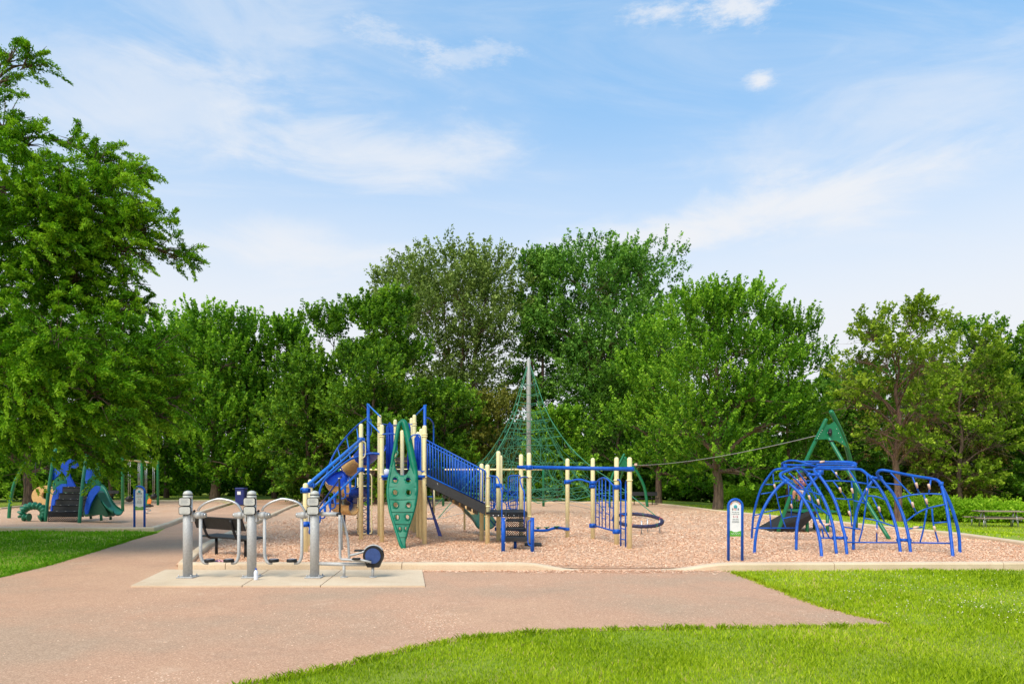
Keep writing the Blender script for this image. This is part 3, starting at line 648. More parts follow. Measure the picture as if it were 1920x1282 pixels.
def tree(label, base, H, Rx, lm, seed, z0=.12, shoots=700, npl=26, leaf=.26, asp=.62, nl=14, prof='oval', up=.6, Ls=.9, rad=.42, droop=.0, trunk_r=.22, bk=None, limbs=True, trunks=1, dens_lo=1.0, group='trees around the playground', category='tree', dead=False, lobe=.50, fork=.3, name='tree'):
    rng = np.random.default_rng(seed); rr = random.Random(seed); base = Vector(base); bk = bk or bark
    T = Thing(name, label, category, base, group)
    def R_(t):
        if prof == 'oval': return math.sqrt(max(0, 1 - ((t - .48) / .56) ** 2))
        if prof == 'maple': return math.sqrt(max(0, 1 - ((t - .36) / .66) ** 2))
        if prof == 'vase': return max(0, min(1, .35 + t * 1.3)) * math.sqrt(max(0, 1 - max(0, (t - .62) / .42) ** 2))
        return 1
    zb = H * z0; lobes = []
    for i in range(nl):
        t = (i + .5) / nl; t = min(1, max(0, t + rr.uniform(-.05, .05))); rl = (Rx * lobe) * rr.uniform(.72, 1.15) * (.8 if t > .8 else 1)
        a = i * 2.4 + rr.uniform(-.5, .5); ro = max(0, R_(t) * Rx - rl * .55) * rr.uniform(.75, 1.05)
        z = zb + (H - zb) * t; z = min(z, H - rl * .9); lobes.append((Vector((math.cos(a) * ro, math.sin(a) * ro, z)), rl))
    for k in range(2): lobes.append((Vector((rr.uniform(-.2, .2) * Rx, rr.uniform(-.2, .2) * Rx, zb + (H - zb) * (.4 + .25 * k))), Rx * lobe * .9))
    tm = MB(); anchors = []
    for k in range(trunks):
        a = k * 2.1 + rr.uniform(0, 1); sp = (0 if trunks == 1 else Rx * .34)
        top = Vector((math.cos(a) * sp, math.sin(a) * sp * .6, H * .82)); pts = []
        for q in range(9):
            s = q / 8; pts.append(Vector((top.x * s ** 1.3 + rr.uniform(-.12, .12) * (q > 0), top.y * s ** 1.3 + rr.uniform(-.12, .12) * (q > 0), -.25 + top.z * s + .25 * s)))
        rs = [trunk_r * (1.25 if q == 0 else 1) * (1 - .86 * (q / 8)) for q in range(9)]
        tm.tube(spl(pts, 3), [np.interp(i / 24, [0, .08, 1], [trunk_r * 1.3, trunk_r, trunk_r * .15]) for i in range(25)], 9); anchors.append((pts, rs))
    Cs = []; Ds = []
    per = max(6, int(shoots * 1.7) // len(lobes))
    for li, (c, rl) in enumerate(lobes):
        n = int(per * rr.uniform(.7, 1.3) * (dens_lo if c.z < H * .5 else 1))
        uu = rng.normal(0, 1, (n, 3)); uu /= np.linalg.norm(uu, axis=1)[:, None]
        uu[:, 2] = np.where(uu[:, 2] < -.55, -uu[:, 2] * .6, uu[:, 2])
        rad_ = rl * np.where(rng.uniform(0, 1, n) < .75, rng.uniform(.72, 1.08, n), rng.uniform(.2, .7, n))
        pos = np.array(c)[None] + uu * rad_[:, None] * np.array([1, 1, .9])
        ok = (pos[:, 2] > zb * .55) & (pos[:, 2] < H - Ls * (.35 + .75 * min(1, up))); pos = pos[ok]; uu = uu[ok]
        out = pos - np.array([0, 0, H * .45]); out /= np.linalg.norm(out, axis=1)[:, None] + 1e-6
        d = uu * .5 + out * .5 + np.array([0, 0, up]) + rng.normal(0, .25, pos.shape); d /= np.linalg.norm(d, axis=1)[:, None]
        Cs.append(pos); Ds.append(d)
        if limbs:
            pts, rs = anchors[li % len(anchors)]
            want = max(fork * H * .6, c.z - (0.35 + .3 * rr.random()) * (Vector((c.x, c.y, 0)).length + .6)); want = min(want, H * .78)
            s = max(0, min(1, (want) / (H * .82))); q = min(7, int(s * 8)); st = pts[q].lerp(pts[q + 1], s * 8 - q)
            mid = st.lerp(c, .5) + Vector((0, 0, .12 * (c - st).length)); r0 = max(.03, trunk_r * (1 - .86 * s) * rr.uniform(.45, .7))
            pp = spl([st, mid, c], 4); tm.tube(pp, [r0 * (1 - .65 * i / (len(pp) - 1)) for i in range(len(pp))], 6)
            for k in rng.choice(len(pos), min(len(pos), 9), replace=False):
                e = Vector(pos[k]); s2 = rr.uniform(.55, 1); p0 = pp[int(s2 * (len(pp) - 1))]
                tm.tube([p0, p0.lerp(e, .5) + Vector((0, 0, rr.uniform(-.05, .15))), e], [r0 * .28, r0 * .18, r0 * .07], 4, caps=False)
            if dead:
                for k in range(16):
                    e = c + Vector((rr.gauss(0, 1), rr.gauss(0, 1), rr.gauss(-.2, .7))) * rl * .9; p0 = pp[rr.randrange(4, len(pp))]
                    tm.tube([p0, p0.lerp(e, .5) + Vector((0, 0, rr.uniform(-.1, .25))), e], [r0 * .24, r0 * .15, r0 * .06], 4, caps=False)
    C = np.concatenate(Cs); Dv = np.concatenate(Ds); n = len(C)
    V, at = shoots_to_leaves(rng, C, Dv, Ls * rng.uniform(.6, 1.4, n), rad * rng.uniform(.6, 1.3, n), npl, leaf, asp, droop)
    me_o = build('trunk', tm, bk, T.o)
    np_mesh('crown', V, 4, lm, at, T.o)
    if dead:
        V2, a2 = shoots_to_leaves(rng, C[::3] * np.array([.8, .8, .78]), Dv[::3], Ls * rng.uniform(.5, 1, len(C[::3])), rad * np.ones(len(C[::3])), 9, leaf * .7, .3, .3)
        np_mesh('dead_twigs', V2, 4, L_dead, a2, T.o, )
    return T

def bg(label, px, D, top, hw, lm, seed, **k):
    H = CH + (HY - top) * D / F; b = onground(px, D); H -= b.z
    return tree(label, b, H, hw * D / F, lm, seed, **k)
# back row, left to right
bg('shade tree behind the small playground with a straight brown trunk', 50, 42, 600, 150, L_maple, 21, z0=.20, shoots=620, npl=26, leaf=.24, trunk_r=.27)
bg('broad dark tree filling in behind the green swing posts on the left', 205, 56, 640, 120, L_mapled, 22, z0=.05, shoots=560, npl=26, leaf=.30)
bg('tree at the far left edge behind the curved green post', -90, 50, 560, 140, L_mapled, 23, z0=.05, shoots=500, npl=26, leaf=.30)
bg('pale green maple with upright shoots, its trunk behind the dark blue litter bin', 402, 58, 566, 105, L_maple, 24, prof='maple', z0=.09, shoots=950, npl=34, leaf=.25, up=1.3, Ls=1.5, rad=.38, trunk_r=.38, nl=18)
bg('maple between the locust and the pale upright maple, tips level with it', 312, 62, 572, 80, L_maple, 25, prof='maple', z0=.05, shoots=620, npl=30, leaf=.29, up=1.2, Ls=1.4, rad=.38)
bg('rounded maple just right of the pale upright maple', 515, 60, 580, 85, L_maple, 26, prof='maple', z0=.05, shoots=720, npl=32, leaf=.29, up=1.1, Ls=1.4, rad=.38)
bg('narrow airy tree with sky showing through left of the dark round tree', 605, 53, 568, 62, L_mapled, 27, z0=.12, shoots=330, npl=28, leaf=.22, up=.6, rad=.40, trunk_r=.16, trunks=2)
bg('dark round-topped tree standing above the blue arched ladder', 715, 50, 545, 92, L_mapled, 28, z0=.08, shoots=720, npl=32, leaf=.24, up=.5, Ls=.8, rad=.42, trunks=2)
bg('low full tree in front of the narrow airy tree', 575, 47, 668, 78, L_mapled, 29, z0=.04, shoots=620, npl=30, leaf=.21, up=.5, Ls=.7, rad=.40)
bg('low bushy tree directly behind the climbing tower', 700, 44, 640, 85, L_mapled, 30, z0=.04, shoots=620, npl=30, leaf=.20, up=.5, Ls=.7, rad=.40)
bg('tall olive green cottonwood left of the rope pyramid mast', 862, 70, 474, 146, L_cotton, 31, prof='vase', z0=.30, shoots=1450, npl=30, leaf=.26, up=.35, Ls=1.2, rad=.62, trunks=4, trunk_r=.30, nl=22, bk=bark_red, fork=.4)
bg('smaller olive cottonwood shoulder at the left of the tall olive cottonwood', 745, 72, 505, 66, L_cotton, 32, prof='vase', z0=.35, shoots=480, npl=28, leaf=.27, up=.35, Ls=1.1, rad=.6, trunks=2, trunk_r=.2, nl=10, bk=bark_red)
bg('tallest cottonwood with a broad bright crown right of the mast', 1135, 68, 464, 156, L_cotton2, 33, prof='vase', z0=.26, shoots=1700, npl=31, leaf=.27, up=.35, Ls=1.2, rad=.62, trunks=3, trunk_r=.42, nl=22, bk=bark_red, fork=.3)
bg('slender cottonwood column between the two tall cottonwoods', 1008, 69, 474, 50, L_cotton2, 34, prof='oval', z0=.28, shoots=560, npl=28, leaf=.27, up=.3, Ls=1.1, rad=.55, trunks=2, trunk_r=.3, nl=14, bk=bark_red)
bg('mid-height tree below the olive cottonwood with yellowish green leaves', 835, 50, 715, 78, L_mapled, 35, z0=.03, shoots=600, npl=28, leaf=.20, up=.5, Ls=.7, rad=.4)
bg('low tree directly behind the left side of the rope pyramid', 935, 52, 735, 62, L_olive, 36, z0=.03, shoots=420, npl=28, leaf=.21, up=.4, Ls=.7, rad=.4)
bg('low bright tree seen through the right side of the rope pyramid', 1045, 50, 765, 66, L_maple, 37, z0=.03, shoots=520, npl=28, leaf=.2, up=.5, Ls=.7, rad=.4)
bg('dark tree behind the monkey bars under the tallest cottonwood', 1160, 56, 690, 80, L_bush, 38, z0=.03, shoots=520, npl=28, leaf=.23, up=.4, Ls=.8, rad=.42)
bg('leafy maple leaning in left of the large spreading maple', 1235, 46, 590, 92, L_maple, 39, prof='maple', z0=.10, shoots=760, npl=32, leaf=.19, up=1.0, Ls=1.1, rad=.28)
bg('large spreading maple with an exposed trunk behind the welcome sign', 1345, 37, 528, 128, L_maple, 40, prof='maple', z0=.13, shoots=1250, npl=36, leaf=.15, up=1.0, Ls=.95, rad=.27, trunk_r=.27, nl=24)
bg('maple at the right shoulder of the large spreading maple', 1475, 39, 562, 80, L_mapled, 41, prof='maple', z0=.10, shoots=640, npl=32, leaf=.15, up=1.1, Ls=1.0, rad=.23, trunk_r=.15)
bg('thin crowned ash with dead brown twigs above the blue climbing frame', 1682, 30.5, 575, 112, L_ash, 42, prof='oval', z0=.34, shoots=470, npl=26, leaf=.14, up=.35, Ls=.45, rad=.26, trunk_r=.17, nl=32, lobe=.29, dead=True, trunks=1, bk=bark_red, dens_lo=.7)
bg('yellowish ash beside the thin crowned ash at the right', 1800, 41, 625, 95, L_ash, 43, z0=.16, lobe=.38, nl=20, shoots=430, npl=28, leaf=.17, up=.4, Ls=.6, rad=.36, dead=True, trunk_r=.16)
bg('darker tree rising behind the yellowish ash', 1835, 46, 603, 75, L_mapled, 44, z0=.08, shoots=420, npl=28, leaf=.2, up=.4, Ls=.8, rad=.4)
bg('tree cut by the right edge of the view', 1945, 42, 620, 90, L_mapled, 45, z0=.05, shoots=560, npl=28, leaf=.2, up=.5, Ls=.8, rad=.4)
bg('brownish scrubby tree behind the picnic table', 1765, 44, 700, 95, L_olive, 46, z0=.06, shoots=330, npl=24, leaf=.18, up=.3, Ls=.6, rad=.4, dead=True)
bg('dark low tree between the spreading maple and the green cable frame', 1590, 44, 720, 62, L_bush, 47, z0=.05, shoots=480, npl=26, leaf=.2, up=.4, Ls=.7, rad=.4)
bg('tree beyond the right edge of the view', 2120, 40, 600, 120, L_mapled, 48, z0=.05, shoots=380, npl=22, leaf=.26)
bg('tree beyond the left edge of the view', -260, 44, 560, 140, L_mapled, 49, z0=.08, shoots=380, npl=22, leaf=.26)

def thicket(name, label, rows, lm, seed, size):
    rng = np.random.default_rng(seed); V = []; at = []
    for (pts, hlo, hhi, thick, n) in rows:
        pts = np.array([(X2(p, D), D) for p, D in pts]); s = rng.uniform(0, len(pts) - 1.0001, n); i = s.astype(int); f = s - i
        xy = pts[i] * (1 - f)[:, None] + pts[i + 1] * f[:, None] + np.stack([rng.uniform(-.6, .6, n), rng.uniform(0, thick, n)], 1)
        zg = np.array([hz(a, b) for a, b in xy]); hh = (hlo + (hhi - hlo) * (.5 + .5 * np.sin(xy[:, 0] * .9 + 2 * np.sin(xy[:, 0] * .37 + seed)))) * rng.uniform(.6, 1.05, n)
        C = np.stack([xy[:, 0], xy[:, 1], zg + hh * rng.uniform(.02, .9, n)], 1)
        d = rng.normal(0, .5, (n, 3)); d[:, 2] += .7; d[:, 1] -= .3; d /= np.linalg.norm(d, axis=1)[:, None]
        v, a = shoots_to_leaves(rng, C, d, rng.uniform(.3, .8, n), rng.uniform(.2, .45, n), 18, size, .6, .1); V.append(v); at.append(a)
    return stuff(np_mesh(name, np.concatenate(V), 4, lm, np.concatenate(at)), label, 'undergrowth')
thicket('undergrowth', 'dense dark undergrowth massed between the tree trunks behind the playground', [([(-250, 52), (-60, 58), (150, 66), (300, 68), (560, 66), (800, 62), (1000, 58), (1200, 56), (1330, 50), (1500, 48), (1650, 46), (1800, 47), (1960, 46), (2200, 44)], 3.2, 7.5, 9, 19000)], L_bush, 61, .30)
thicket('undergrowth', 'bright green bushes low at the edge of the far lawn', [([(-220, 48), (-30, 50), (90, 52), (180, 60)], 2.2, 4.2, 3, 900), ([(1480, 40), (1600, 38)], .8, 2.0, 2, 300), ([(540, 62), (590, 62), (640, 60)], 1.0, 3.0, 2, 260)], L_maple, 62, .22)
thicket('tall_weeds', 'strip of tall bright green weeds along the far lawn behind the climbing frame', [([(1380, 43), (1480, 40), (1570, 37.5), (1700, 36.5), (1800, 36), (1930, 35), (2150, 34)], .9, 1.35, 3.0, 8500)], L_weed, 63, .13)

def canopy_wall():
    """far woodland that closes the gaps low down"""
    rng = np.random.default_rng(70); n = 8000; px = rng.uniform(-300, 2250, n); D = rng.uniform(80, 90, n)
    top = np.interp(px, [-300, 300, 600, 800, 1000, 1250, 1450, 1600, 1900, 2250], [620, 640, 760, 790, 800, 780, 730, 690, 690, 680])
    zt = CH + (HY - top) * D / F; C = np.stack([(px - CX) * D / F, D, rng.uniform(0, 1, n) ** .7 * zt], 1)
    d = rng.normal(0, .5, (n, 3)); d[:, 2] += .7; d /= np.linalg.norm(d, axis=1)[:, None]
    v, a = shoots_to_leaves(rng, C, d, rng.uniform(.8, 1.6, n), rng.uniform(.6, 1.0, n), 20, .55, .6, 0)
    stuff(np_mesh('distant_woodland', v, 4, L_bush, a), 'distant woodland seen as a dark mass between the nearer trees', 'woodland')
canopy_wall()

def locust():
    rng = np.random.default_rng(81); rr = random.Random(81); base = Vector((-15.2, 15.2, 0))
    T = Thing('tree', 'large feathery honey locust overhanging the left side of the view', 'tree', base, 'trees around the playground')
    Lb = [(18, 112, 15, .36), (60, 122, 15.2, .20), (-5, 165, 15, .32), (10, 235, 14.8, .7), (55, 275, 15, .45), (150, 275, 15.6, .38), (185, 318, 15.4, .70), (238, 335, 15.5, .35), (255, 318, 15.6, .14), (120, 375, 14.8, 1.0), (215, 410, 15, .8), (275, 430, 15.4, .50), (312, 470, 15.4, .30), (345, 483, 15.5, .16), (225, 365, 15.2, .6), (165, 400, 15, .8), (140, 430, 14.8, .8),
          (0, 350, 14.5, 1.1), (60, 450, 14.6, 1.1), (165, 470, 15, .6), (235, 470, 15, .45), (110, 480, 15, 1.0), (150, 520, 15, .7), (90, 540, 15.5, .9), (0, 560, 14.5, 1.2), (175, 560, 15.2, .7), (225, 590, 15, .55), (235, 535, 15, .2), (110, 640, 14, 1.1), (215, 665, 14.6, .85), (285, 665, 14.9, .55), (300, 715, 15, .52), (335, 765, 15, .24), (270, 755, 15, .6), (305, 785, 15, .35), (180, 745, 14, .95), (70, 735, 13.8, 1.1), (0, 700, 14, 1.2),
          (120, 800, 14.2, .48), (200, 800, 14.6, .45), (40, 800, 14, .5), (240, 815, 14.9, .25), (190, 862, 14.6, .2), (215, 880, 14.7, .13), (150, 848, 14.4, .26), (-10, 830, 14, .5)]
    lobes = [(P(a, b, D) - base, r) for a, b, D, r in Lb]
    for k in range(46):                                       # the rest of the crown, out of frame to the left and behind
        a = rr.uniform(.4 * math.pi, 1.75 * math.pi); z = rr.uniform(3.2, 11.5); ro = rr.uniform(2.2, 6.4) * math.sqrt(max(.1, 1 - ((z - 6) / 7) ** 2))
        c = Vector((math.cos(a) * ro, math.sin(a) * ro, z)); lobes.append((c, rr.uniform(1.0, 1.7)))
    tm = MB(); tk = [Vector((0, 0, -.2)), Vector((.05, 0, 1.5)), Vector((.1, .1, 3)), Vector((0, .2, 5)), Vector((.3, 0, 7.5)), Vector((.6, 0, 10))]
    tp = spl(tk, 4); tm.tube(tp, [np.interp(i / (len(tp) - 1), [0, .1, 1], [.36, .27, .05]) for i in range(len(tp))], 12)
    Cs = []; Ds = []; NP = []
    mains = []
    for zz, tgt in ((2.6, P(200, 700, 14.5)), (3.4, P(130, 560, 15)), (4.2, P(240, 470, 15.2)), (5.2, P(140, 380, 15)), (6.4, P(40, 260, 15)), (7.5, P(15, 150, 15)), (2.4, P(60, 780, 14.2)), (3.0, Vector((-19, 12, 5))), (4, Vector((-20, 18, 7))), (5, Vector((-15, 20, 8)))):
        st = Vector((.1, .1, zz)); e = tgt - base; pp = spl([st, st.lerp(e, .35) + Vector((0, 0, .9)), st.lerp(e, .7) + Vector((0, 0, .6)), e], 5)
        tm.tube(pp, [.13 * (1 - .85 * i / (len(pp) - 1)) for i in range(len(pp))], 7); mains.append(pp)
    for li, (c, rl) in enumerate(lobes):
        seen = li < len(Lb); n = int(max(7, (rl ** 2) * (84 if seen else 22)))
        uu = rng.normal(0, 1, (n, 3)); uu /= np.linalg.norm(uu, axis=1)[:, None]
        pos = np.array(c)[None] + uu * (rl * rng.uniform(.1, 1.0, n) ** .5)[:, None]
        out = pos - np.array([0, 0, 4.0]); out /= np.linalg.norm(out, axis=1)[:, None]
        d = uu * .55 + out * .6 + rng.normal(0, .45, (n, 3)) + np.array([0, 0, .35]); d /= np.linalg.norm(d, axis=1)[:, None]
        Cs.append(pos); Ds.append(d); NP += [seen] * n
        best = min(((q, j, (p - c).length) for q, pp in enumerate(mains) for j, p in enumerate(pp)), key=lambda t: t[2]); p0 = mains[best[0]][max(0, best[1] - 2)]
        pp = spl([p0, p0.lerp(c, .5) + Vector((0, 0, .15)), c], 3); tm.tube(pp, [.035 * (1 - .6 * i / (len(pp) - 1)) for i in range(len(pp))], 5)
        for k in rng.choice(n, min(n, 14 if seen else 3), replace=False):
            e = Vector(pos[k]) + Vector(d[k]) * .35; tm.tube([c.lerp(p0, rr.uniform(0, .3)), c.lerp(e, .5) + Vector((0, 0, .05)), e], [.016, .010, .004], 4, caps=False)
    C = np.concatenate(Cs); Dv = np.concatenate(Ds); NP = np.array(NP); n = len(C)
    k = NP; V1, a1 = shoots_to_leaves(rng, C[k], Dv[k], rng.uniform(.35, .75, k.sum()), rng.uniform(.10, .24, k.sum()), 150, .078, .36, .50, .9)
    k = ~NP; V2, a2 = shoots_to_leaves(rng, C[k], Dv[k], rng.uniform(.4, .9, k.sum()), rng.uniform(.2, .4, k.sum()), 34, .24, .4, .35, 1.0)
    build('trunk', tm, bark, T.o); np_mesh('crown', np.concatenate([V1, V2]), 4, L_locust, np.concatenate([a1, a2]), T.o)
locust()

# ------------------------------------------------------------------ the main play tower
def post_mb(px, D, top, r=.056, base=-.05):
    x = X2(px, D); zt = CH - (top - HY) * D / F - r
    return MB().tube([(x, D, base), (x, D, zt)], r, 14, dome=True)
def collar_mb(px, D, py, r=.072, h=.028):
    c = P(px, py, D); return MB().cyl(c - Vector((0, 0, h / 2)), r, h, 14)
def clamp_mb(px, D, py, h=.11, r=.068):
    c = P(px, py, D); m = MB().cyl(c - Vector((0, 0, h / 2)), r, h, 14); m.box(c + Vector((-r - .012, 0, 0)), .03, .05, h * .9); m.box(c + Vector((r + .012, 0, 0)), .03, .05, h * .9); return m
def lattice(mb, o, ux, uz, w, h, n, r=.007):
    """diagonal bar grid on a panel: o corner, ux/uz unit axes"""
    step = w / n
    for s in (1, -1):
        k = -int(h / step) - 1
        while k <= n + int(h / step) + 1:
            x0 = k * step; t0 = 0; t1 = h
            # line x = x0 + s*t
            lo, hi = (0 - x0) / s, (w - x0) / s
            a = max(0, min(lo, hi)); b = min(h, max(lo, hi))
            if b - a > .01: mb.tube([o + ux * (x0 + s * a) + uz * a, o + ux * (x0 + s * b) + uz * b], r, 4, caps=False)
            k += 1
    mb.tube([o, o + ux * w, o + ux * w + uz * h, o + uz * h, o], r * 1.4, 4)
def play_tower():
    T = Thing('play_tower', 'large blue and cream climbing tower with a green leaf climber and monkey bars', 'playground tower', G(756, 1010), None)
    p = T.part
    posts = [(573, 14.63, 905), (582, 16.3, 898), (677, 17.66, 794), (716, 17.1, 795.5), (711.5, 19.0, 777), (741, 21.2, 786), (754, 19.6, 806), (777, 20.3, 777), (771.5, 21.3, 783), (796, 16.65, 797), (784, 18.7, 809), (790, 18.1, 803),
             (914, 16.5, 870), (903, 17.65, 868.5), (934.5, 17.65, 845), (938.5, 19.0, 853), (977, 18.1, 851), (992, 16.9, 848), (1064, 18.6, 859), (1111.5, 18.1, 858), (1156, 16.4, 856.5), (1180.5, 15.6, 856.5)]
    po = [p('post', post_mb(*q), cream) for q in posts]
    for i, (px, D, py) in {3: (716, 17.1, 0), 9: (796, 16.65, 0)}.items():
        for yy in (814, 818, 890, 894): p('collar', collar_mb(px, D, yy), cream, po[i])
    for i, ys in ((4, (793, 797)), (7, (793, 797)), (10, (820,)), (5, (798,)), (12, (894, 949, 967)), (17, (894, 968)), (16, (893,)), (20, (900,)), (21, (900,))):
        for yy in ys: p('collar', collar_mb(posts[i][0], posts[i][1], yy), cream, po[i])
    for i, ys in ((0, (919, 962 + 20)), (1, (909,)), (2, (824, 880)), (14, (910,)), (17, (876,)), (21, (879,)), (18, (903, )), (19, (905, 911, 985)), (20, (913, 996))):
        for yy in ys: p('clamp', clamp_mb(posts[i][0], posts[i][1], yy), blue, po[i])
    # decks
    def deck(name, corners, z, th, mat, parent=None):
        c = [Vector((a, b, z)) for a, b in corners]; return p(name, MB().slab(c, (0, 0, th)), mat, parent)
    xy = lambda px, D: (X2(px, D), D)
    deck('deck', [xy(716, 17.05), xy(796, 16.6), xy(784, 18.7), xy(777, 20.3), xy(741, 21.0), xy(711.5, 19.0)], 1.66, .10, blue_pl)
    p('toe_rail', MB().tube([P(716, 893, 17.0), P(796, 893, 16.56)], .035, 8), blue)
    deck('deck', [xy(741, 21.0), xy(777, 20.3), xy(800, 22), xy(748, 22.6)], 2.25, .10, black_pl)
    st = MB()
    for k in range(3):
        st.slab([P(738, 866 + 7 * k, 20.6), P(778, 866 + 7 * k, 20.6), P(778, 870 + 7 * k, 20.6), P(738, 870 + 7 * k, 20.6)], (0, .05, 0))
    lattice(st, P(738, 888, 20.55), Vector((1, 0, 0)), Vector((0, 0, 1)), .62, .12, 9, .009)
    p('inner_steps', st, black_pl)
    # leaf-shaped climber
    cr = lambda x, y: (560 + x / 4.008, 740 + y / 4.008)
    dD = lambda py: np.interp(py, [788, 880, 960, 1035], [16.95, 16.62, 16.15, 15.75])
    def c3(x, y, dd=0): px, py = cr(x, y); return P(px, py, float(dD(py)) + dd)
    outer = [(706, 470), (690, 520), (675, 620), (665, 720), (672, 800), (685, 880), (712, 970), (742, 1060), (764, 1130), (786, 1158), (806, 1166), (803, 1120), (806, 1080), (824, 1010), (852, 930), (876, 840), (888, 740), (888, 650), (880, 550), (870, 480), (856, 440), (842, 470), (838, 520), (832, 560), (815, 592), (790, 606), (765, 602), (742, 582), (728, 550), (722, 500), (716, 470)]
    holes = []
    for (yy, xs, rx, ry) in ((638, (728, 826), 20, 22), (732, (727, 828), 20, 22), (826, (731, 828), 20, 22), (917, (742, 819), 16, 20), (1005, (762, 808), 12, 17)):
        for xx in xs: holes.append([c3(xx + rx * math.cos(a), yy + ry * math.sin(a)) for a in [2 * math.pi * k / 14 for k in range(14)]])
    lf = MB(); lf.slab([c3(a, b) for a, b in outer], (0, .09, .02), holes, grid=.045, smooth=True, bulge=lambda a, b: .016 * math.sin(a * 9) * math.cos(b * 8))
    leafp = p('leaf_climber', lf, climb_green)
    lp = spl(dpath([(703, 500), (720, 420), (736, 310), (752, 230), (772, 212), (788, 228)], lambda a, b, D=0: None) if False else [c3(700, 540, -.03), c3(708, 470, -.03), c3(721, 410, -.02), c3(737, 310), c3(755, 225), c3(775, 206)], 5)
    p('leaf_rim', MB().tube(lp, [.035 + .025 * i / (len(lp) - 1) for i in range(len(lp))], 10), climb_green, leafp)
    rp = spl([c3(770, 208), c3(790, 206), c3(806, 250), c3(822, 320), c3(842, 420), c3(858, 500), c3(874, 580), c3(884, 660), c3(884, 740), c3(872, 830), c3(846, 925), c3(816, 1015), c3(802, 1080)], 4)
    p('leaf_rim', MB().tube(rp, [float(np.interp(i / (len(rp) - 1), [0, .12, .45, .6, 1], [.06, .085, .085, .045, .03])) for i in range(len(rp))], 10), climb_green, leafp)
    lp2 = spl([c3(702, 540, -.03), c3(680, 620, -.03), c3(670, 720, -.03), c3(676, 800, -.03), c3(690, 880, -.03), c3(717, 970, -.03), c3(746, 1060, -.03), c3(770, 1130, -.03), c3(796, 1160)], 4)
    p('leaf_rim', MB().tube(lp2, [.035] * (len(lp2) - 8) + [.04] * 8, 10), climb_green, leafp)
    for h in holes:
        c = sum(h, Vector()) / len(h); m = MB(); q = [c + (v - c) * 1.06 + Vector((0, -.05, 0)) for v in h]; m.tube(q + [q[0], q[1]], .012, 6, caps=False); p('hole_rim', m, climb_green, leafp)
    for yy, xa, xb in ((690, 674, 884), (785, 676, 880), (880, 688, 862), (970, 716, 838), (1070, 748, 806)):
        p('seam', MB().tube([c3(xa, yy, -.052), c3(xb, yy, -.052)], .006, 5), green_dk, leafp)
    hk = spl([c3(722, 478, -.06), c3(742, 450, -.1), c3(745, 430, -.1), c3(736, 422, -.08), c3(730, 440, -.06)], 5); p('grip', MB().tube(hk, .018, 7), green_pl, leafp)
    # hooped guard rails on the tower
    def hoop(pts, r=.016, mat=blue, name='guard_rail'): return p(name, MB().tube(spl(pts, 4), r, 8), mat)
    hoop([P(716, 814, 17.05), P(730, 813, 17), P(740, 814, 17), P(744, 822, 17), P(744, 845, 16.95)])
    hoop([P(796, 883, 16.6), P(790, 883, 16.6), P(789, 875, 16.6), P(789, 830, 16.6), P(787, 816, 16.6), P(778, 815, 16.6), P(771, 818, 16.6), P(768, 826, 16.7)])
    hoop([P(712, 794, 19), P(726, 796, 19.5), P(741, 797, 21)]); hoop([P(741, 797, 21), P(760, 796, 20.6), P(777, 795, 20.3)])
    hoop([P(727, 797, 19.4), P(727, 815, 19.4), P(724, 818, 19.4)])
    for (a, b, y0, y1, D) in ((724, 738, 796, 880, 19.6), (777, 788, 818, 882, 17.6), (764, 770, 797, 880, 20.4)):
        m = MB().slab([P(a, y1, D), P(b, y1, D), P(b, y0 + 4, D), P((a + b) / 2, y0 - 5, D), P(a, y0 + 4, D)], (0, .07, 0)); q = p('wall_panel', m, blue_pl)
        for k in range(2): p('rib', MB().tube([P(a + (b - a) * (.33 + .34 * k), y1 - 4, D - .05), P(a + (b - a) * (.33 + .34 * k), y0 + 8, D - .05)], .022, 6), blue_pl, q)
    p('wall_panel', MB().slab([P(722, 893, 18), P(738, 893, 18), P(734, 882, 18), P(722, 878, 18)], (0, .06, 0)), blue_pl)
    p('bubble_window', MB().sphere(P(725, 885, 17.6), .09, sc=(1, .6, 1)), white_pl)
    # blue poles with arc ladders
    for (px, D, pts) in ((690.5, 19.0, [((689, 757), (713, 781)), ((688, 787), (716, 815))]),):
        po_ = p('fire_pole', MB().tube([P(px, 1001, D), P(px, 757, D)], .042, 10), blue)
        for a, b in pts: p('brace', MB().tube([P(*a, D), P(*b, 18.2)], .02, 8), blue_lt, po_)
        zz = MB()
        for k in range(11): y = 885 + 10.5 * k; zz.tube([P(680, y, D - .2), P(689, y + 4.5, D), P(680, y + 9, D - .2)], .014, 6)
        p('zigzag_step', zz, blue_dk, po_)
        p('brace', MB().tube(spl([P(689, 785, D), P(694, 786, D), P(696, 792, D), P(696, 812, D), P(692, 816, D)], 4), .012, 6), blue, po_)
    po_ = p('fire_pole', MB().tube([P(796.5, 870, 19.5), P(796.5, 759, 19.5)], .042, 10), blue)
    p('brace', MB().tube([P(799, 759, 19.5), P(780, 778, 19.8)], .02, 8), blue_lt, po_)
    p('brace', MB().tube(spl([P(796.5, 783, 19.5), P(804, 784, 19.6), P(810, 790, 19.8), P(813, 800, 20), P(813, 835, 20)], 4), .022, 8), blue, po_)
    up = [P(690, 783, 19), P(677, 792, 19.2), P(660, 807, 19.5), P(645, 824, 19.6), P(633, 840, 19.6), P(622, 860, 19.4), P(615, 880, 19.1), P(608, 905, 18.8)]
    dn = [P(714, 851, 18.2), P(695, 850, 18.2), P(670, 856, 18.3), P(655, 862, 18.4), P(640, 872, 18.4), P(625, 885, 18.3), P(613, 895, 18.1), P(603, 910, 17.9), P(597, 930, 17.7)]
    al = p('arched_ladder', MB().tube(spl(up, 5), .026, 8), blue); p('rail', MB().tube(spl(dn, 5), .03, 8), blue, al)
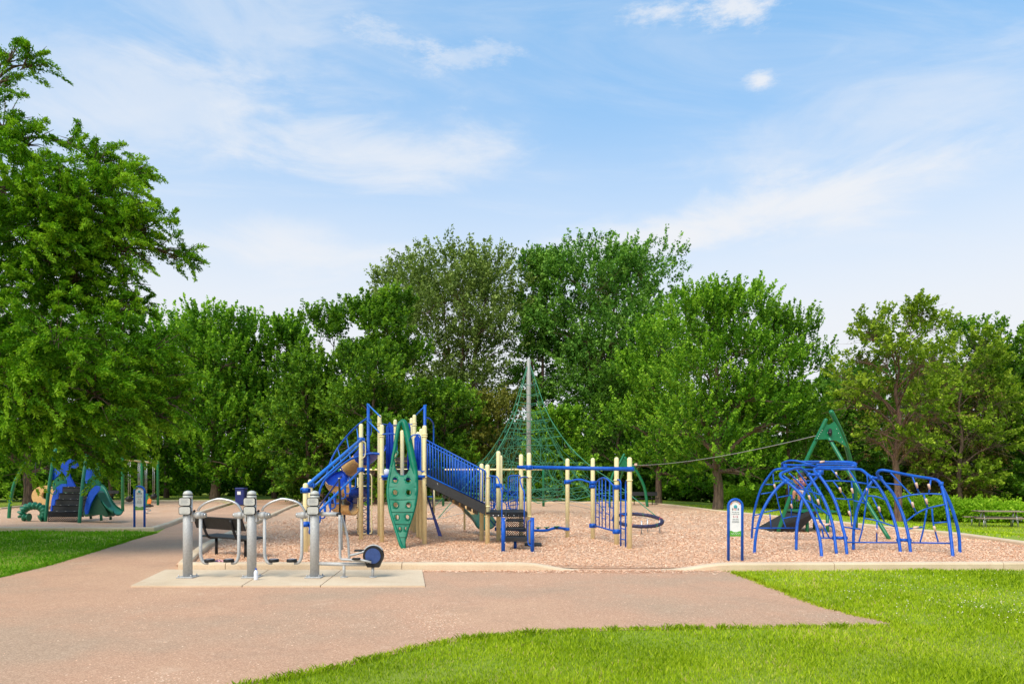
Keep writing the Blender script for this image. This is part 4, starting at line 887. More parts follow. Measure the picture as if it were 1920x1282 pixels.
    for a, b in (((669, 803, 19.3), (672, 824, 18.6)), ((650, 820, 19.6), (657, 860, 18.4)), ((633, 840, 19.6), (640, 866, 18.4)), ((620, 862, 19.4), (626, 877, 18.3)), ((613, 890, 19), (606, 908, 17.9))):
        p('rung', MB().tube([P(*a), P(*b)], .016, 7), blue_lt, al)
    # sloping handrails and loop ladder down to the low post
    hr = p('handrail', MB().tube([P(678, 823, 17.55), P(566, 918, 14.6)], .040, 10), blue_lt)
    p('handrail', MB().tube([P(675, 833, 18.3), P(586, 914, 16.3)], .026, 8), blue_lt); p('handrail', MB().tube([P(678, 879, 17.5), P(597, 959, 15.2)], .028, 8), blue_lt)
    p('handrail', MB().tube([P(640, 893, 18.4), P(598, 950, 16.5)], .022, 8), blue_dk)
    for k in range(9):
        x = 667 - 9.5 * k; y = 889 + 9.2 * k; D = 17.2 - .3 * k
        pts = [P(x, y, D), P(x, y + 20, D), P(x - 2.5, y + 26, D), P(x - 8, y + 27, D + .1), P(x - 11, y + 25, D + .25), P(x - 12, y + 14, D + .4), P(x - 12, y + 6, D + .9)]
        p('loop_rung', MB().tube(spl(pts, 3), .017, 7), blue)
    for yy in (919, 983): p('bolt_band', clamp_mb(573, 14.63, yy, .09, .074), blue)
    p('loop_rung', MB().tube(spl([P(578, 978, 14.6), P(582, 985, 14.6), P(580, 998, 14.6), P(585, 1003, 14.7)], 4), .017, 7), blue)
    # cream ladder and grab loop
    lad = MB().tube([P(671, 1000, 19), P(671, 895, 19)], .02, 8).tube(spl([P(671, 1000, 19), P(690, 1000, 19), P(696.5, 998, 19), P(697, 992, 19)], 3) + [P(697, 898, 19)] + spl([P(697, 896, 19), P(695, 889, 19), P(688, 888, 19), P(671, 888, 19)], 3), .017, 8)
    lp = p('ladder', lad, cream)
    for k in range(4): p('rung', MB().tube([P(671, 911 + 22 * k, 19), P(697, 911 + 22 * k, 19)], .016, 7), cream, lp)
    for k in range(7): p('bolt', MB().sphere(P(669.5, 915 + 20 * k - 4, 18.93), .018, 8, 6), black, lp)
    p('grab_loop', MB().tube(spl([P(679, 827, 17.6), P(684, 829, 17.6), P(685, 835, 17.6), P(685, 850, 17.6), P(683, 856, 17.6), P(678, 859, 17.6)], 4), .015, 8), cream)
    # spiral slide of alternating sections
    ctr = [(704, 849, 18.9, 2.4), (694, 860, 19.4, 2.2), (681, 873, 19.8, 1.0), (666, 884, 20.1, .8), (648, 897, 20.2, .8), (632, 912, 19.9, .7), (636, 925, 19.2, .2), (654, 930, 18.9, 0), (668, 935, 19.3, 0), (668, 944, 20.1, 0), (650, 950, 20.5, 0), (638, 954, 20.0, 0), (640, 960, 19.3, 0), (652, 963, 18.8, 0), (664, 964, 18.7, 0)]
    cc = spl([P(a, b, D) for a, b, D, _ in ctr], 4)
    def chute(path, w, h, name, mats, seg, parent=None, th=.03):
        i = 0; k = 0; root = parent
        while i < len(path) - 1:
            j = min(len(path) - 1, i + seg); V = []; m = 11; run = path[i:j + 1]
            for q, c in enumerate(run):
                a = path[max(0, i + q - 1)]; b = path[min(len(path) - 1, i + q + 1)]; d = b - a; d.z *= .6; d.normalize(); s_ = Vector((d.y, -d.x, 0)).normalized(); n_ = s_.cross(d)
                if n_.z < 0: n_ = -n_
                for (off) in (0, th):
                    for t in range(m):
                        an = math.pi * (t / (m - 1)); xx = -math.cos(an) * (w / 2 + off); yy = -math.sin(an) ** .8 * (h + off) + h; V.append(c + s_ * xx + n_ * yy)
            Fs = []; M2 = 2 * m
            for q in range(len(run) - 1):
                for t in range(m - 1):
                    Fs.append((q * M2 + t, q * M2 + t + 1, (q + 1) * M2 + t + 1, (q + 1) * M2 + t)); Fs.append((q * M2 + m + t, (q + 1) * M2 + m + t, (q + 1) * M2 + m + t + 1, q * M2 + m + t + 1))
                for t in (0, m - 1): Fs.append((q * M2 + t, (q + 1) * M2 + t, (q + 1) * M2 + m + t, q * M2 + m + t))
            for q in (0, len(run) - 1):
                for t in range(m - 1): Fs.append((q * M2 + t, q * M2 + m + t, q * M2 + m + t + 1, q * M2 + t + 1))
            o = p(name, MB().add(V, Fs, True), mats[k % len(mats)], root); i = j; k += 1
    chute(cc, .62, .26, 'slide_section', [blue_pl, tan_pl], 7)
    p('slide_pole', MB().tube([P(645, 995, 20), P(645, 930, 20)], .045, 10), cream); p('slide_pole', MB().tube([P(647, 990, 19.2), P(646, 960, 19.3)], .02, 8), blue_dk)
    # second slide showing under the stairs
    c2 = spl([P(800, 880, 18.6), P(824, 908, 19.2), P(846, 935, 19.8), P(866, 952, 20), P(884, 964, 19.8), P(900, 978, 19.3), P(910, 992, 18.8)], 5)
    chute(c2, .55, .22, 'slide_section', [green_dk, tan_pl, green_dk], 10)
    p('slide_pole', MB().tube([P(871, 993, 20.3), P(871, 960, 20.3), P(866, 950, 20.1)], .03, 10), cream)
    p('arch_band', MB().tube([P(802, 890, 17.8), P(870, 945, 19)], .02, 6), teal_m)
    # stair bridge with barriers
    off = Vector((-.19, 1.15, 0))
    A0, A1 = P(801, 892.5, 16.6), P(910, 946, 16.42); B0, B1 = P(801, 911, 16.6), P(910, 965, 16.42); T0, T1 = P(800, 825, 16.6), P(910, 883, 16.42)
    br = p('stair_stringer', MB().slab([B0, B1, A1, A0], (0, .03, 0)), black_pl); p('stair_stringer', MB().slab([v + off for v in (B0, B1, A1, A0)], (0, .03, 0)), black_pl)
    rs = random.Random(4); gm = MB()
    for cx_, cy_, w_ in ((822, 907.5, 4), (828, 909.5, 5), (835, 913, 4.5), (825, 914, 3.5), (832, 919, 4)):
        q = [P(cx_ + w_ * math.cos(a * 1.3 + rs.random()) * rs.uniform(.4, 1), cy_ + 3.2 * math.sin(a * 2.1 + rs.random()) * rs.uniform(.4, 1), 16.555) for a in range(7)]
        gm.tube(spl(q, 5), .0045, 4)
    p('graffiti', gm, white_m, br)
    tr_ = MB()
    for k in range(9):
        s = (k + .5) / 9; c = A0.lerp(A1, s) + off * .5 - Vector((0, 0, .17)); tr_.box(c, .22, 1.1, .03, .16); tr_.box(c + Vector((-.10, 0, -.05)), .02, 1.1, .12, .16)
    p('stair_treads', tr_, black_pl)
    for of in (Vector(), off):
        fr = p('barrier', MB().tube([A0 + of + Vector((0, 0, .02)), A1 + of + Vector((0, 0, .02)), T1 + of, T0 + of, A0 + of + Vector((0, 0, .02))], .019, 8), blue)
        for k in range(1, 20):
            s = k / 20; p('baluster', MB().tube([A0.lerp(A1, s) + of + Vector((0, 0, .02)), T0.lerp(T1, s) + of], .013, 6), blue, fr)
    # prop leg and blue cross rails under the bridge
    p('brace_leg', MB().slab([P(800, 930, 17.0), P(803, 931, 17.0), P(829, 1005, 17.0), P(822, 1004, 17.0)], (0, .07, 0)), blue_dk)
    for y in (931, 972): p('cross_rail', MB().tube([P(797, y, 18.9), P(813, y, 18.9)], .02, 8), blue_lt)
    p('cross_post', MB().tube([P(814, 962, 18.9), P(814, 915, 18.9)], .022, 8), cream); p('cross_post', MB().tube([P(812, 958, 19.1), P(812, 915, 19.1)], .022, 8), blue_dk)
    # low deck with transfer steps
    K, J, N, M_ = xy(912, 16.35), xy(903, 17.7), xy(989, 16.35), xy(980, 18.1)
    dk = deck('low_deck', [K, N, M_, J], .81, .05, black); p('deck_skirt', MB().slab([P(919, 963.5, 16.32), P(988, 963.5, 16.32), P(988, 968.5, 16.32), P(919, 968.5, 16.32)], (0, .02, 0)), black_pl, dk)
    for k in range(7): p('bolt', MB().sphere(P(925 + 9.6 * k, 966, 16.28), .014, 6, 4), white_m, dk)
    steps = [(1011, 948, 990, 14.95, .34), (993, 948, 985, 15.4, .50), (977, 948, 978, 15.85, .66)]
    for i, (py, a, b, D, z) in enumerate(steps):
        xa, xb = X2(a, 14.95), X2(988, 14.95) - .02 * i
        m = MB().box(((xa + xb) / 2, D + .17, z), xb - xa, .36, .035, 0, 0, .008)
        so = p('step', m, black)
        if i == 0: p('step_front', MB().box(((xa + xb) / 2, D - .02, z - .035), xb - xa, .02, .085), black_pl, so)
        if i > 0 or True:
            r_ = MB(); lattice(r_, Vector((xa + .03, D + .34, z + .02)), Vector((1, 0, 0)), Vector((0, 0, 1)), xb - xa - .06, .13, 8, .006); p('riser', r_, black, so)
    for s_ in (0, 1):
        xx = X2(948, 14.95) if s_ == 0 else X2(988, 14.95)
        p('side_plate', MB().slab([(xx, 14.95, .27), (xx, 15.3, .27), (xx, 16.4, .74), (xx, 16.4, .83), (xx, 16.1, .83), (xx, 14.95, .36)], (.02, 0, 0)), black_pl)
    p('step_leg', MB().tube([P(966, 1029, 15.3), P(966, 1014, 15.3)], .035, 8), blue)
    for px in (943.5, 998): p('short_post', MB().tube([P(px, 1040, 14.63), P(px, 970, 14.63)], .043, 12, dome=False), blue)
    p('grab_loop', MB().tube(spl([P(997, 975, 14.6), P(991.5, 976, 14.6), P(990, 981, 14.6), P(990, 1014, 14.6), P(992, 1021, 14.6), P(997, 1023, 14.6)], 4), .013, 8), blue)
    for px in (947, 950): p('bolt', MB().sphere(P(947, 975 + 14 * (px - 947), 14.6), .012, 6, 4), white_m)
    p('transfer_block', MB().box(P(1000, 1026, 15.9) + Vector((0, .2, .02)), .40, .36, .13, 0, 0, .012), black_pl)
    # handrails at the transfer steps
    p('handrail', MB().tube(spl([P(915, 892, 16.5), P(928, 892.5, 16.3), P(934, 897, 16.1), P(939, 915, 15.6), P(941, 925, 15.3), P(941, 950, 15.2)], 4) + [P(941, 1009, 15.2)], .016, 8), blue)
    p('handrail', MB().tube(spl([P(991, 894.5, 16.9), P(980, 894, 16.5), P(975, 899, 16.3), P(979, 914, 15.9), P(983, 922, 15.7), P(983, 940, 15.6)], 4) + [P(983, 993, 15.6)], .016, 8), blue)
    # hoop barrier and web wheel behind the low deck
    hb = p('hoop_barrier', MB().tube(spl([P(976, 891.5, 18), P(962, 891, 18), P(955, 893, 18), P(953, 900, 18), P(953, 940, 18), P(956, 953, 18), P(963, 958, 18), P(968, 955, 18), P(970, 945, 18)], 4) + [P(970, 893, 18)], .018, 8), blue)
    for px in (958, 962, 966): p('bar', MB().tube([P(px, 893, 18.0), P(px, 955, 18.0)], .011, 6), blue, hb)
    h2 = p('hoop_barrier', MB().tube(spl([P(918, 893, 17.9), P(927, 894, 17.9), P(928, 905, 17.9), P(928, 940, 17.9), P(924, 954, 17.9), P(918, 958, 17.9)], 4), .018, 8), blue)
    for px in (921, 925): p('bar', MB().tube([P(px, 895, 17.9), P(px, 955, 17.9)], .012, 6), blue, h2)
    C = P(939, 950, 18.6); W = p('web_wheel', MB().torus(C, .16, .014, (0, 1, 0), 24, 6), blue)
    for k in range(13):
        a = math.pi * (k - 1.5) / 10; q = C + Vector((math.cos(a), 0, math.sin(a))) * .62; p('spoke', MB().tube([C + (q - C) * .25, q], .012, 6), blue, W)
    arc = [C + Vector((math.cos(a), 0, math.sin(a))) * .45 for a in [math.pi * k / 16 for k in range(-2, 19)]]; p('web_arc', MB().tube(arc, .012, 6), blue, W)
    p('web_arc', MB().tube([P(918, 922, 18.6), P(939, 909, 18.6), P(956, 925, 18.6)], .014, 6), blue, W)
    p('loop_rung', MB().tube(spl([P(917, 972, 17.8), P(924, 980, 17.8), P(929, 986, 17.8), P(928, 975, 17.8)], 4), .014, 6), blue)
    # stepping beam
    sb = p('stepping_beam', MB().tube(spl([P(929, 991, 18.0), P(985, 993.5, 18.0), P(1005, 994, 18.1), P(1024, 994, 18.2), P(1038, 990, 18.3), P(1050, 989.5, 18.4), P(1066, 992, 18.6)], 4), .036, 10), blue)
    p('bracket', MB().box(P(931, 991, 17.9), .10, .12, .09), blue, sb); p('bracket', MB().box(P(1062, 991.5, 18.55), .17, .13, .07, 0, 0, .01), blue, sb)
    for (a, b) in ((1009, 988), (1025, 987.5), (1044, 986)): p('foot_pad', MB().cyl(P(a, b + 1.5, 18.25), .075, .02, 14), green_mt, sb); p('pad_stem', MB().cyl(P(a, b + 6, 18.25), .03, .07, 10), blue_dk, sb)
    # overhead beam, arch rail, wall net, ladder
    p('overhead_beam', MB().tube([P(971, 875.5, 17.2), P(1188, 879, 15.5)], .044, 12), blue)
    p('arch_rail', MB().tube(spl([P(1064, 903.5, 18.55), P(1072, 901, 18.5), P(1080, 899, 18.45), P(1090, 899, 18.35), P(1100, 902, 18.2), P(1111, 905, 18.1)], 4), .026, 10), blue)
    wf = p('bar_wall', MB().tube(spl([P(1115.5, 912, 18.0), P(1119, 903, 17.8), P(1125, 897.5, 17.6), P(1132, 895.5, 17.3), P(1140, 899, 17.0), P(1147, 907, 16.7), P(1154, 912, 16.45)], 4), .022, 8), blue)
    def wl_(px): return 18.0 - (px - 1115) * 1.6 / 40
    p('rail', MB().tube([P(1113, 984.5, 18.05), P(1156, 996, 16.4)], .022, 8), blue, wf)
    tops = {1117: 907, 1123.5: 899, 1129: 897, 1135.5: 897, 1143: 903, 1150: 911}
    for px, ty in tops.items(): p('bar', MB().tube([P(px, 985 + (px - 1113) * 11 / 43, wl_(px)), P(px, ty, wl_(px))], .015, 7), blue, wf)
    for a, b, ys in ((1117, 1123.5, (927, 942, 968)), (1123.5, 1129, (918, 938, 960)), (1129, 1135.5, (928, 949, 971)), (1135.5, 1143, (918, 941, 962)), (1143, 1150, (929, 951, 974))):
        for y in ys: p('rung', MB().tube([P(a, y, wl_(a)), P(b, y + 1.5, wl_(b))], .012, 6), blue, wf)
    ld = p('ladder', MB().tube([P(1164, 1024, 16.1)] + [P(1164, 905, 16.1)] + spl([P(1164, 905, 16.1), P(1162, 900, 16.15), P(1157, 899, 16.2)], 3), .018, 8), blue)
    p('rail', MB().tube([P(1173, 1029, 15.85), P(1173, 906, 15.85)] + spl([P(1173, 906, 15.85), P(1175, 901, 15.8), P(1179, 900, 15.7)], 3), .018, 8), blue, ld)
    for y in (936, 963, 990, 1010): p('rung', MB().tube([P(1164, y, 16.1), P(1173, y + 1.5, 15.85)], .014, 7), blue, ld)
play_tower()

# ------------------------------------------------------------------ blue tube climbing frame
def climbing_frame():
    T = Thing('climbing_frame', 'low sprawling blue tube climbing frame of linked arches with pale pink grips', 'climbing frame', G(1600, 1035))
    ca = lambda x, y, D: P(1400 + x / 6.105, 850 + y / 6.105, D)
    cb = lambda x, y, D: P(1560 + x / 6.104, 850 + y / 6.104, D)
    cc = lambda x, y, D: P(1450 + x / 8.013, 850 + y / 8.013, D)
    def arch(pts, r=.030): T.part('arch', MB().tube(spl(pts, 4), r, 10), blue)
    D_ = dpath
    arch(D_([(56, 990, 18.1), (65, 850), (80, 700), (115, 550), (165, 400), (225, 300), (300, 205), (350, 180), (430, 172, 17.2), (550, 178), (700, 184), (790, 185, 16.6), (850, 200, 16.4), (850, 235, 16.3)], ca))
    arch(D_([(822, 250, 16.2), (745, 330), (690, 400), (645, 500, 15.8), (605, 680), (575, 850), (567, 1115, 15.4)], ca), .032)
    arch(D_([(700, 370, 17.5), (655, 480), (615, 620), (575, 800), (560, 985, 18.3)], ca))
    arch(D_([(88, 1162, 14.6), (98, 1000), (123, 850), (160, 720), (215, 590), (290, 470), (370, 375), (445, 315, 14.7)], ca), .032)
    arch(D_([(455, 318, 14.7), (400, 280), (385, 245), (405, 220), (500, 185), (560, 165), (610, 165, 15.5), (660, 195), (712, 245, 15.6), (790, 370), (870, 500, 15.2), (935, 650), (985, 820), (1005, 950), (1030, 1158, 14.6)], ca), .032)
    arch(D_([(445, 315, 14.7), (520, 370), (600, 450), (670, 550), (730, 660), (790, 800), (830, 950), (850, 1080), (860, 1220, 13.7)], ca), .032)
    arch(D_([(828, 245, 15.5), (790, 218), (773, 190), (795, 173, 15.9), (1000, 176), (1221, 178, 16)], ca)[:-1] + D_([(100, 176, 16), (300, 180, 15.8), (350, 195), (400, 235), (455, 280, 15.4), (520, 360), (600, 490), (670, 640), (720, 790), (760, 960), (787, 1162, 14.6)], cb), .032)
    arch(D_([(825, 243, 15.5), (890, 330), (960, 440), (1010, 540), (1060, 690), (1100, 850), (1125, 950), (1150, 1172, 14.45)], ca), .032)
    arch(D_([(465, 310, 15.4), (400, 400), (340, 510), (290, 640), (262, 780), (247, 900), (245, 1117, 15.35)], cb), .032)
    arch(D_([(555, 280, 15.2), (520, 240), (530, 205), (570, 190), (650, 200), (900, 250), (1150, 290, 14.8), (1210, 310), (1250, 360, 14.6), (1290, 520), (1330, 720), (1360, 950), (1387, 1217, 13.75)], cb), .032)
    arch(D_([(550, 275, 15.2), (620, 360), (700, 460), (760, 580), (810, 700), (850, 830), (880, 970), (903, 1166, 14.5)], cb), .032)
    arch(D_([(1245, 355, 14.7), (1310, 480), (1370, 620), (1420, 780), (1455, 950), (1465, 1168, 14.5)], cb), .032)
    for a, b in ((ca(712, 240, 15.6), ca(822, 242, 15.5)), (ca(1003, 965, 14.8), ca(1128, 965, 14.7)), (cb(455, 278, 15.4), cb(553, 280, 15.2)), (cb(765, 988, 14.75), cb(882, 990, 14.65))):
        c = T.part('connector', MB().tube([a, b], .034, 10), blue)
        for q in (a, b): T.part('joint', MB().sphere(q, .055, 12, 8), blue, c)
    T.part('joint', MB().sphere(ca(445, 318, 14.7), .06), blue); T.part('joint', MB().cyl(cb(1248, 375, 14.6), .045, .1), blue)
    for a in (ca(430, 165, 17.3), ca(845, 215, 16.2), cb(245, 155, 16.9)): T.part('joint', MB().cyl(a - Vector((0, 0, .06)), .07, .13), blue)
    def ring(pts): T.part('top_rail', MB().tube(spl(pts, 4), .026, 8), blue)
    ring(D_([(425, 150, 17.4), (402, 122), (430, 100), (500, 80), (600, 90), (700, 120, 16.6), (800, 150)], ca)); ring(D_([(420, 128, 17.4), (560, 133), (700, 135), (800, 150, 16.6)], ca))
    ring(D_([(620, 92, 18), (800, 92), (1000, 97), (1150, 105), (1240, 122, 17), (1210, 150), (1100, 152, 16.5), (800, 152)], ca)); ring(D_([(800, 128, 16.5), (1000, 122), (1200, 132, 16.9), (1255, 150, 17)], ca)); ring(D_([(700, 112, 18), (1000, 92), (1200, 98), (1255, 118, 17.2)], ca)); ring(D_([(470, 170, 17.2), (600, 180), (760, 186, 16.7)], ca))
    def bars(fn, D, L, r=.0165):
        for l in L: T.part('rung', MB().tube([fn(x, y, D[0] + (D[1] - D[0]) * 0 if len(D) == 1 else float(np.interp(x, [D[0], D[2]], [D[1], D[3]]))) for x, y in l] if len(l) < 3 else spl([fn(x, y, float(np.interp(x, [D[0], D[2]], [D[1], D[3]]))) for x, y in l], 4), r, 7), blue)
    bars(ca, (60, 18.1, 560, 18.2), [[(80, 852), (560, 852)], [(95, 705), (160, 690)], [(165, 462), (305, 440)], [(215, 352), (310, 355)], [(303, 232), (312, 350), (340, 470), (380, 640), (420, 770), (450, 850)], [(320, 318), (530, 312), (750, 312)], [(200, 672), (375, 640)], [(360, 502), (470, 482), (525, 480)], [(265, 685), (280, 850)], [(517, 480), (510, 720)], [(415, 745), (500, 725), (580, 715)], [(478, 310), (482, 480)]])
    bars(cc, (100, 14.9, 900, 14.8), [[(145, 325), (410, 530)], [(235, 290), (490, 550), (600, 750), (690, 980), (760, 1270)], [(350, 245), (590, 580), (730, 850)], [(350, 535), (490, 550), (730, 630)], [(460, 690), (600, 750), (800, 900), (850, 930)], [(600, 955), (680, 980)], [(590, 750), (740, 1060), (840, 1260)], [(790, 1050), (885, 1105)], [(700, 1265), (900, 1268)]])
    bars(ca, (800, 15.7, 1221, 15.5), [[(970, 180), (1080, 305)], [(895, 315), (1050, 312), (1221, 320)], [(990, 315), (1140, 510)], [(1200, 320), (1221, 520)], [(1015, 515), (1221, 525)], [(1160, 530), (1185, 650), (1205, 830)], [(1120, 840), (1221, 855)]])
    bars(cb, (0, 15.5, 780, 14.9), [[(240, 320), (400, 345)], [(246, 538), (390, 570)], [(400, 240), (410, 400), (385, 600), (350, 850), (310, 1005)], [(244, 855), (330, 865)], [(245, 322), (400, 347)], [(170, 1015), (760, 1018)], [(415, 380), (540, 390)], [(410, 485), (500, 490), (615, 530)], [(465, 500), (600, 780)], [(370, 740), (520, 770), (720, 835)], [(515, 780), (512, 1010)], [(185, 180), (285, 330), (380, 560)]])
    bars(cb, (550, 14.9, 1370, 14.2), [[(670, 220), (800, 360), (910, 480)], [(620, 340), (800, 360)], [(920, 265), (1000, 460)], [(1130, 300), (1108, 460)], [(745, 515), (900, 475), (1080, 460), (1270, 465)], [(870, 500), (970, 685)], [(1050, 470), (1095, 620)], [(850, 775), (970, 685), (1100, 625), (1300, 580)], [(1085, 640), (1050, 850), (1010, 1010)], [(1145, 630), (1160, 800), (1215, 1010)], [(1160, 795), (1335, 780)], [(880, 860), (1035, 840)], [(905, 1018), (1360, 1025)]])
    gr = [(cb, 50, 240, 15.6), (cb, 218, 248, 15.4), (cb, 95, 415, 15.4), (cb, 232, 425, 15.3), (cb, 408, 425, 15.2), (cb, 200, 685, 15.3), (cb, 542, 635, 15), (cb, 512, 885, 15), (cb, 970, 362, 14.5), (cb, 1112, 378, 14.4), (cb, 925, 585, 14.5), (cb, 1082, 545, 14.4), (cb, 960, 843, 14.5), (cb, 1175, 860, 14.3), (ca, 720, 505, 14.85), (ca, 820, 552, 14.8), (ca, 845, 825, 14.8), (ca, 580, 322, 14.9), (ca, 865, 92, 17.5), (ca, 322, 375, 18.1), (ca, 515, 600, 18.1), (ca, 920, 812, 14.8)]
    for fn, x, y, D in gr:
        c = fn(x, y, D); t = Vector((.3, 0, -1)) if y < 800 or x > 1100 else Vector((.5, 0, -1))
        if (x, y) in ((960, 843), (865, 92), (920, 812)): t = Vector((1, 0, .2))
        t.normalize(); T.part('grip', MB().tube([c - t * .06, c - t * .025, c + t * .06], [.023, .027, .018], 8), pink)
climbing_frame()

# ------------------------------------------------------------------ rope pyramid
def rope_pyramid():
    base = Vector((.76, 31, 0)); T = Thing('rope_pyramid', 'tall grey mast with a green rope climbing net spread round it', 'rope climber', base)
    T.part('mast', MB().tube([base, base + Vector((0, 0, 6.4)), base + Vector((0, 0, 7.05))], [.11, .10, .085], 14, dome=True), galv)
    anch = [Vector((-3.05, 27.7, 0)), Vector((5.8, 26.2, 0)), Vector((4.7, 34.6, 0)), Vector((-4.3, 35.8, 0))]
    fr = [0, .09, .17, .32, .5, .69, 1.0]; zf = [7.0, 5.6, 4.46, 3.2, 2.2, 1.45, 0.0]
    def ridge(i, s): a = anch[i]; return Vector((base.x + (a.x - base.x) * s, base.y + (a.y - base.y) * s, float(np.interp(s, fr, zf))))
    def ridge_z(i, z): s = float(np.interp(-z, [-q for q in zf], fr)); return ridge(i, s)
    for i in range(4): T.part('main_rope', MB().tube(spl([ridge(i, s) for s in fr], 5), .020, 6), rope)
    for z in (5.95, 5.5, 5.1, 4.7, 4.3, 3.9):
        m = MB(); cs = [ridge_z(i, z) for i in range(4)]
        for i in range(4):
            a, b = cs[i], cs[(i + 1) % 4]; m.tube([a, a.lerp(b, .5) + Vector((0, 0, -.10)), b], .014, 5)
        T.part('ring_rope', m, rope)
    rr = random.Random(12); zs = [4.2, 3.55, 2.95, 2.4, 1.9, 1.45, 1.1]
    m = MB()
    for shell in (1.0, .62, .34):
        grid = []
        for li, z in enumerate(zs):
            n = (2 + li) if shell == 1.0 else (2 + li // 2 if shell > .5 else 1 + li // 3); row = []
            for i in range(4):
                a, b = ridge_z(i, z), ridge_z((i + 1) % 4, z)
                for k in range(n):
                    q = a.lerp(b, k / n); mid = 4 * (k / n) * (1 - k / n); c = Vector((base.x, base.y, z)); q = c + (q - c) * (shell * (1 - .14 * mid)); q.z = z - .22 * mid * (li / 4) + (1 - shell) * .5 * (1 if li < 4 else -.3) + rr.uniform(-.12, .12); q.x += rr.uniform(-.1, .1) * min(li, 3) * .5; q.y += rr.uniform(-.1, .1); row.append(q)
            grid.append(row)
        for li in range(len(grid)):
            row = grid[li]; n = len(row)
            if (shell == 1.0 and li in (1, 3, 6)) or (shell < 1 and li in (2, 5)):
                for k in range(n): m.tube([row[k], row[(k + 1) % n]], .010 if li < len(grid) - 1 else .016, 4, caps=False)
            if li + 1 < len(grid):
                nx = grid[li + 1]
                for k in range(n):
                    f = k / n * len(nx); j0 = int(f) % len(nx); j1 = (int(f) + 1) % len(nx)
                    m.tube([row[k], nx[j0]], .0068, 4, caps=False)
                    if (k + li) % 2 == 0 or shell < 1: m.tube([row[k], nx[j1]], .0068, 4, caps=False)
        if shell == .34: g3 = grid
        elif shell == .62: g2_ = grid
        else: g1 = grid
    for li in (0, 1, 2, 3, 4, 5, 6):
        for k in range(li % 3, len(g1[li]), 3): m.tube([g1[li][k], g2_[li][int(k * len(g2_[li]) / len(g1[li]))]], .007, 4, caps=False)
        for k in range(0, len(g2_[li]), 2): m.tube([g2_[li][k], g3[min(6, li + 1)][int(k * len(g3[min(6, li + 1)]) / len(g2_[li]))]], .007, 4, caps=False)
    for k in range(8):
        a = 2 * math.pi * k / 8; m.tube([base + Vector((.1 * math.cos(a), .1 * math.sin(a), 3.7)), g3[2][(k * len(g3[2])) // 8]], .010, 4, caps=False)
    T.part('net', m, rope); T.part('mast_ring', MB().torus(base + Vector((0, 0, 3.7)), .28, .018), black)
    for i in range(4):
        m = MB(); s0 = ridge_z(i, 1.2)
        for k in (-1, 1): q = g1[6][(i * 8 + k * 3) % 32]; m.tube([q, anch[i]], .012, 5)
        T.part('stay_rope', m, rope_g); T.part('anchor', MB().cyl(anch[i], .09, .07, 12), steel)
rope_pyramid()

# ------------------------------------------------------------------ cable ride: two green frames and the cable
def cable_ride():
    T = Thing('cable_ride', 'green cable ride: a tall near frame, a far frame and a thin cable between', 'cable ride', G(1600, 1000))
    cf = lambda x, y, D: P(1340 + x / 4, 750 + y / 4, D)
    def leg(pts, r, mat=green_mt, n='frame_leg'): return T.part(n, MB().tube(spl(pts, 4), r, 12, dome=True), mat)
    leg([cf(470, 1005, 20.3), cf(600, 640, 20.0), cf(833, 150, 19.6)], .055)
    leg([cf(1058, 960, 21.8), cf(1050, 640, 21.2), cf(1010, 430, 20.6), cf(960, 270, 20.0), cf(875, 90, 19.6)], .068)
    leg([cf(1322, 1062, 17.7), cf(1100, 700, 18.5), cf(860, 290, 19.5)], .05)
    pl = T.part('top_plate', MB().slab([cf(750, 296, 19.65), cf(838, 150, 19.65), cf(842, 185, 19.65), cf(870, 180, 19.65), cf(896, 160, 19.65), cf(925, 205, 19.65), cf(990, 352, 19.65), cf(915, 305, 19.65), cf(840, 292, 19.65)], (0, .05, 0)), green_mt)
    T.part('pulley', MB().sphere(cf(866, 240, 19.55), .11, sc=(.5, .5, 1)), black, pl); T.part('band', MB().cyl(cf(872, 312, 19.45), .07, .04), black, pl)
    for k in range(9): T.part('bolt', MB().sphere(cf(770 + 9 * k, 285 - 15 * k, 19.58) if k < 5 else cf(915 + 14 * (k - 5), 215 + 32 * (k - 5), 19.58), .010, 6, 4), white_m, pl)
    f = lambda a, b: P(a, b, 40)
    leg([f(1143, 951), f(1144, 914), f(1149, 890), f(1163, 866), f(1170, 852)], .075); leg([f(1214, 951), f(1209, 917), f(1200, 895), f(1187, 874), f(1172, 858)], .085)
    leg([P(1152, 935, 43), P(1166, 890, 41), P(1176, 862, 40)], .06)
    T.part('top_plate', MB().slab([f(1160, 878), f(1163, 862), f(1170, 855), f(1178, 863), f(1180, 882), f(1168, 874)], (0, .06, 0)), green_mt)
    a = cf(866, 240, 19.5); b = P(1176, 872, 40); pts = []
    for k in range(25):
        s = k / 24; q = a.lerp(b, s); q.z -= .26 * 4 * s * (1 - s); pts.append(q)
    T.part('cable', MB().tube(pts, .011, 6), rope_g)
    q = pts[-3]; tr = T.part('trolley', MB().box(q + Vector((0, 0, .04)), .16, .06, .14, 0, 0, .02), pink); T.part('hanger', MB().tube([q, q + Vector((0, 0, -.25))], .02, 6), black, tr)
cable_ride()
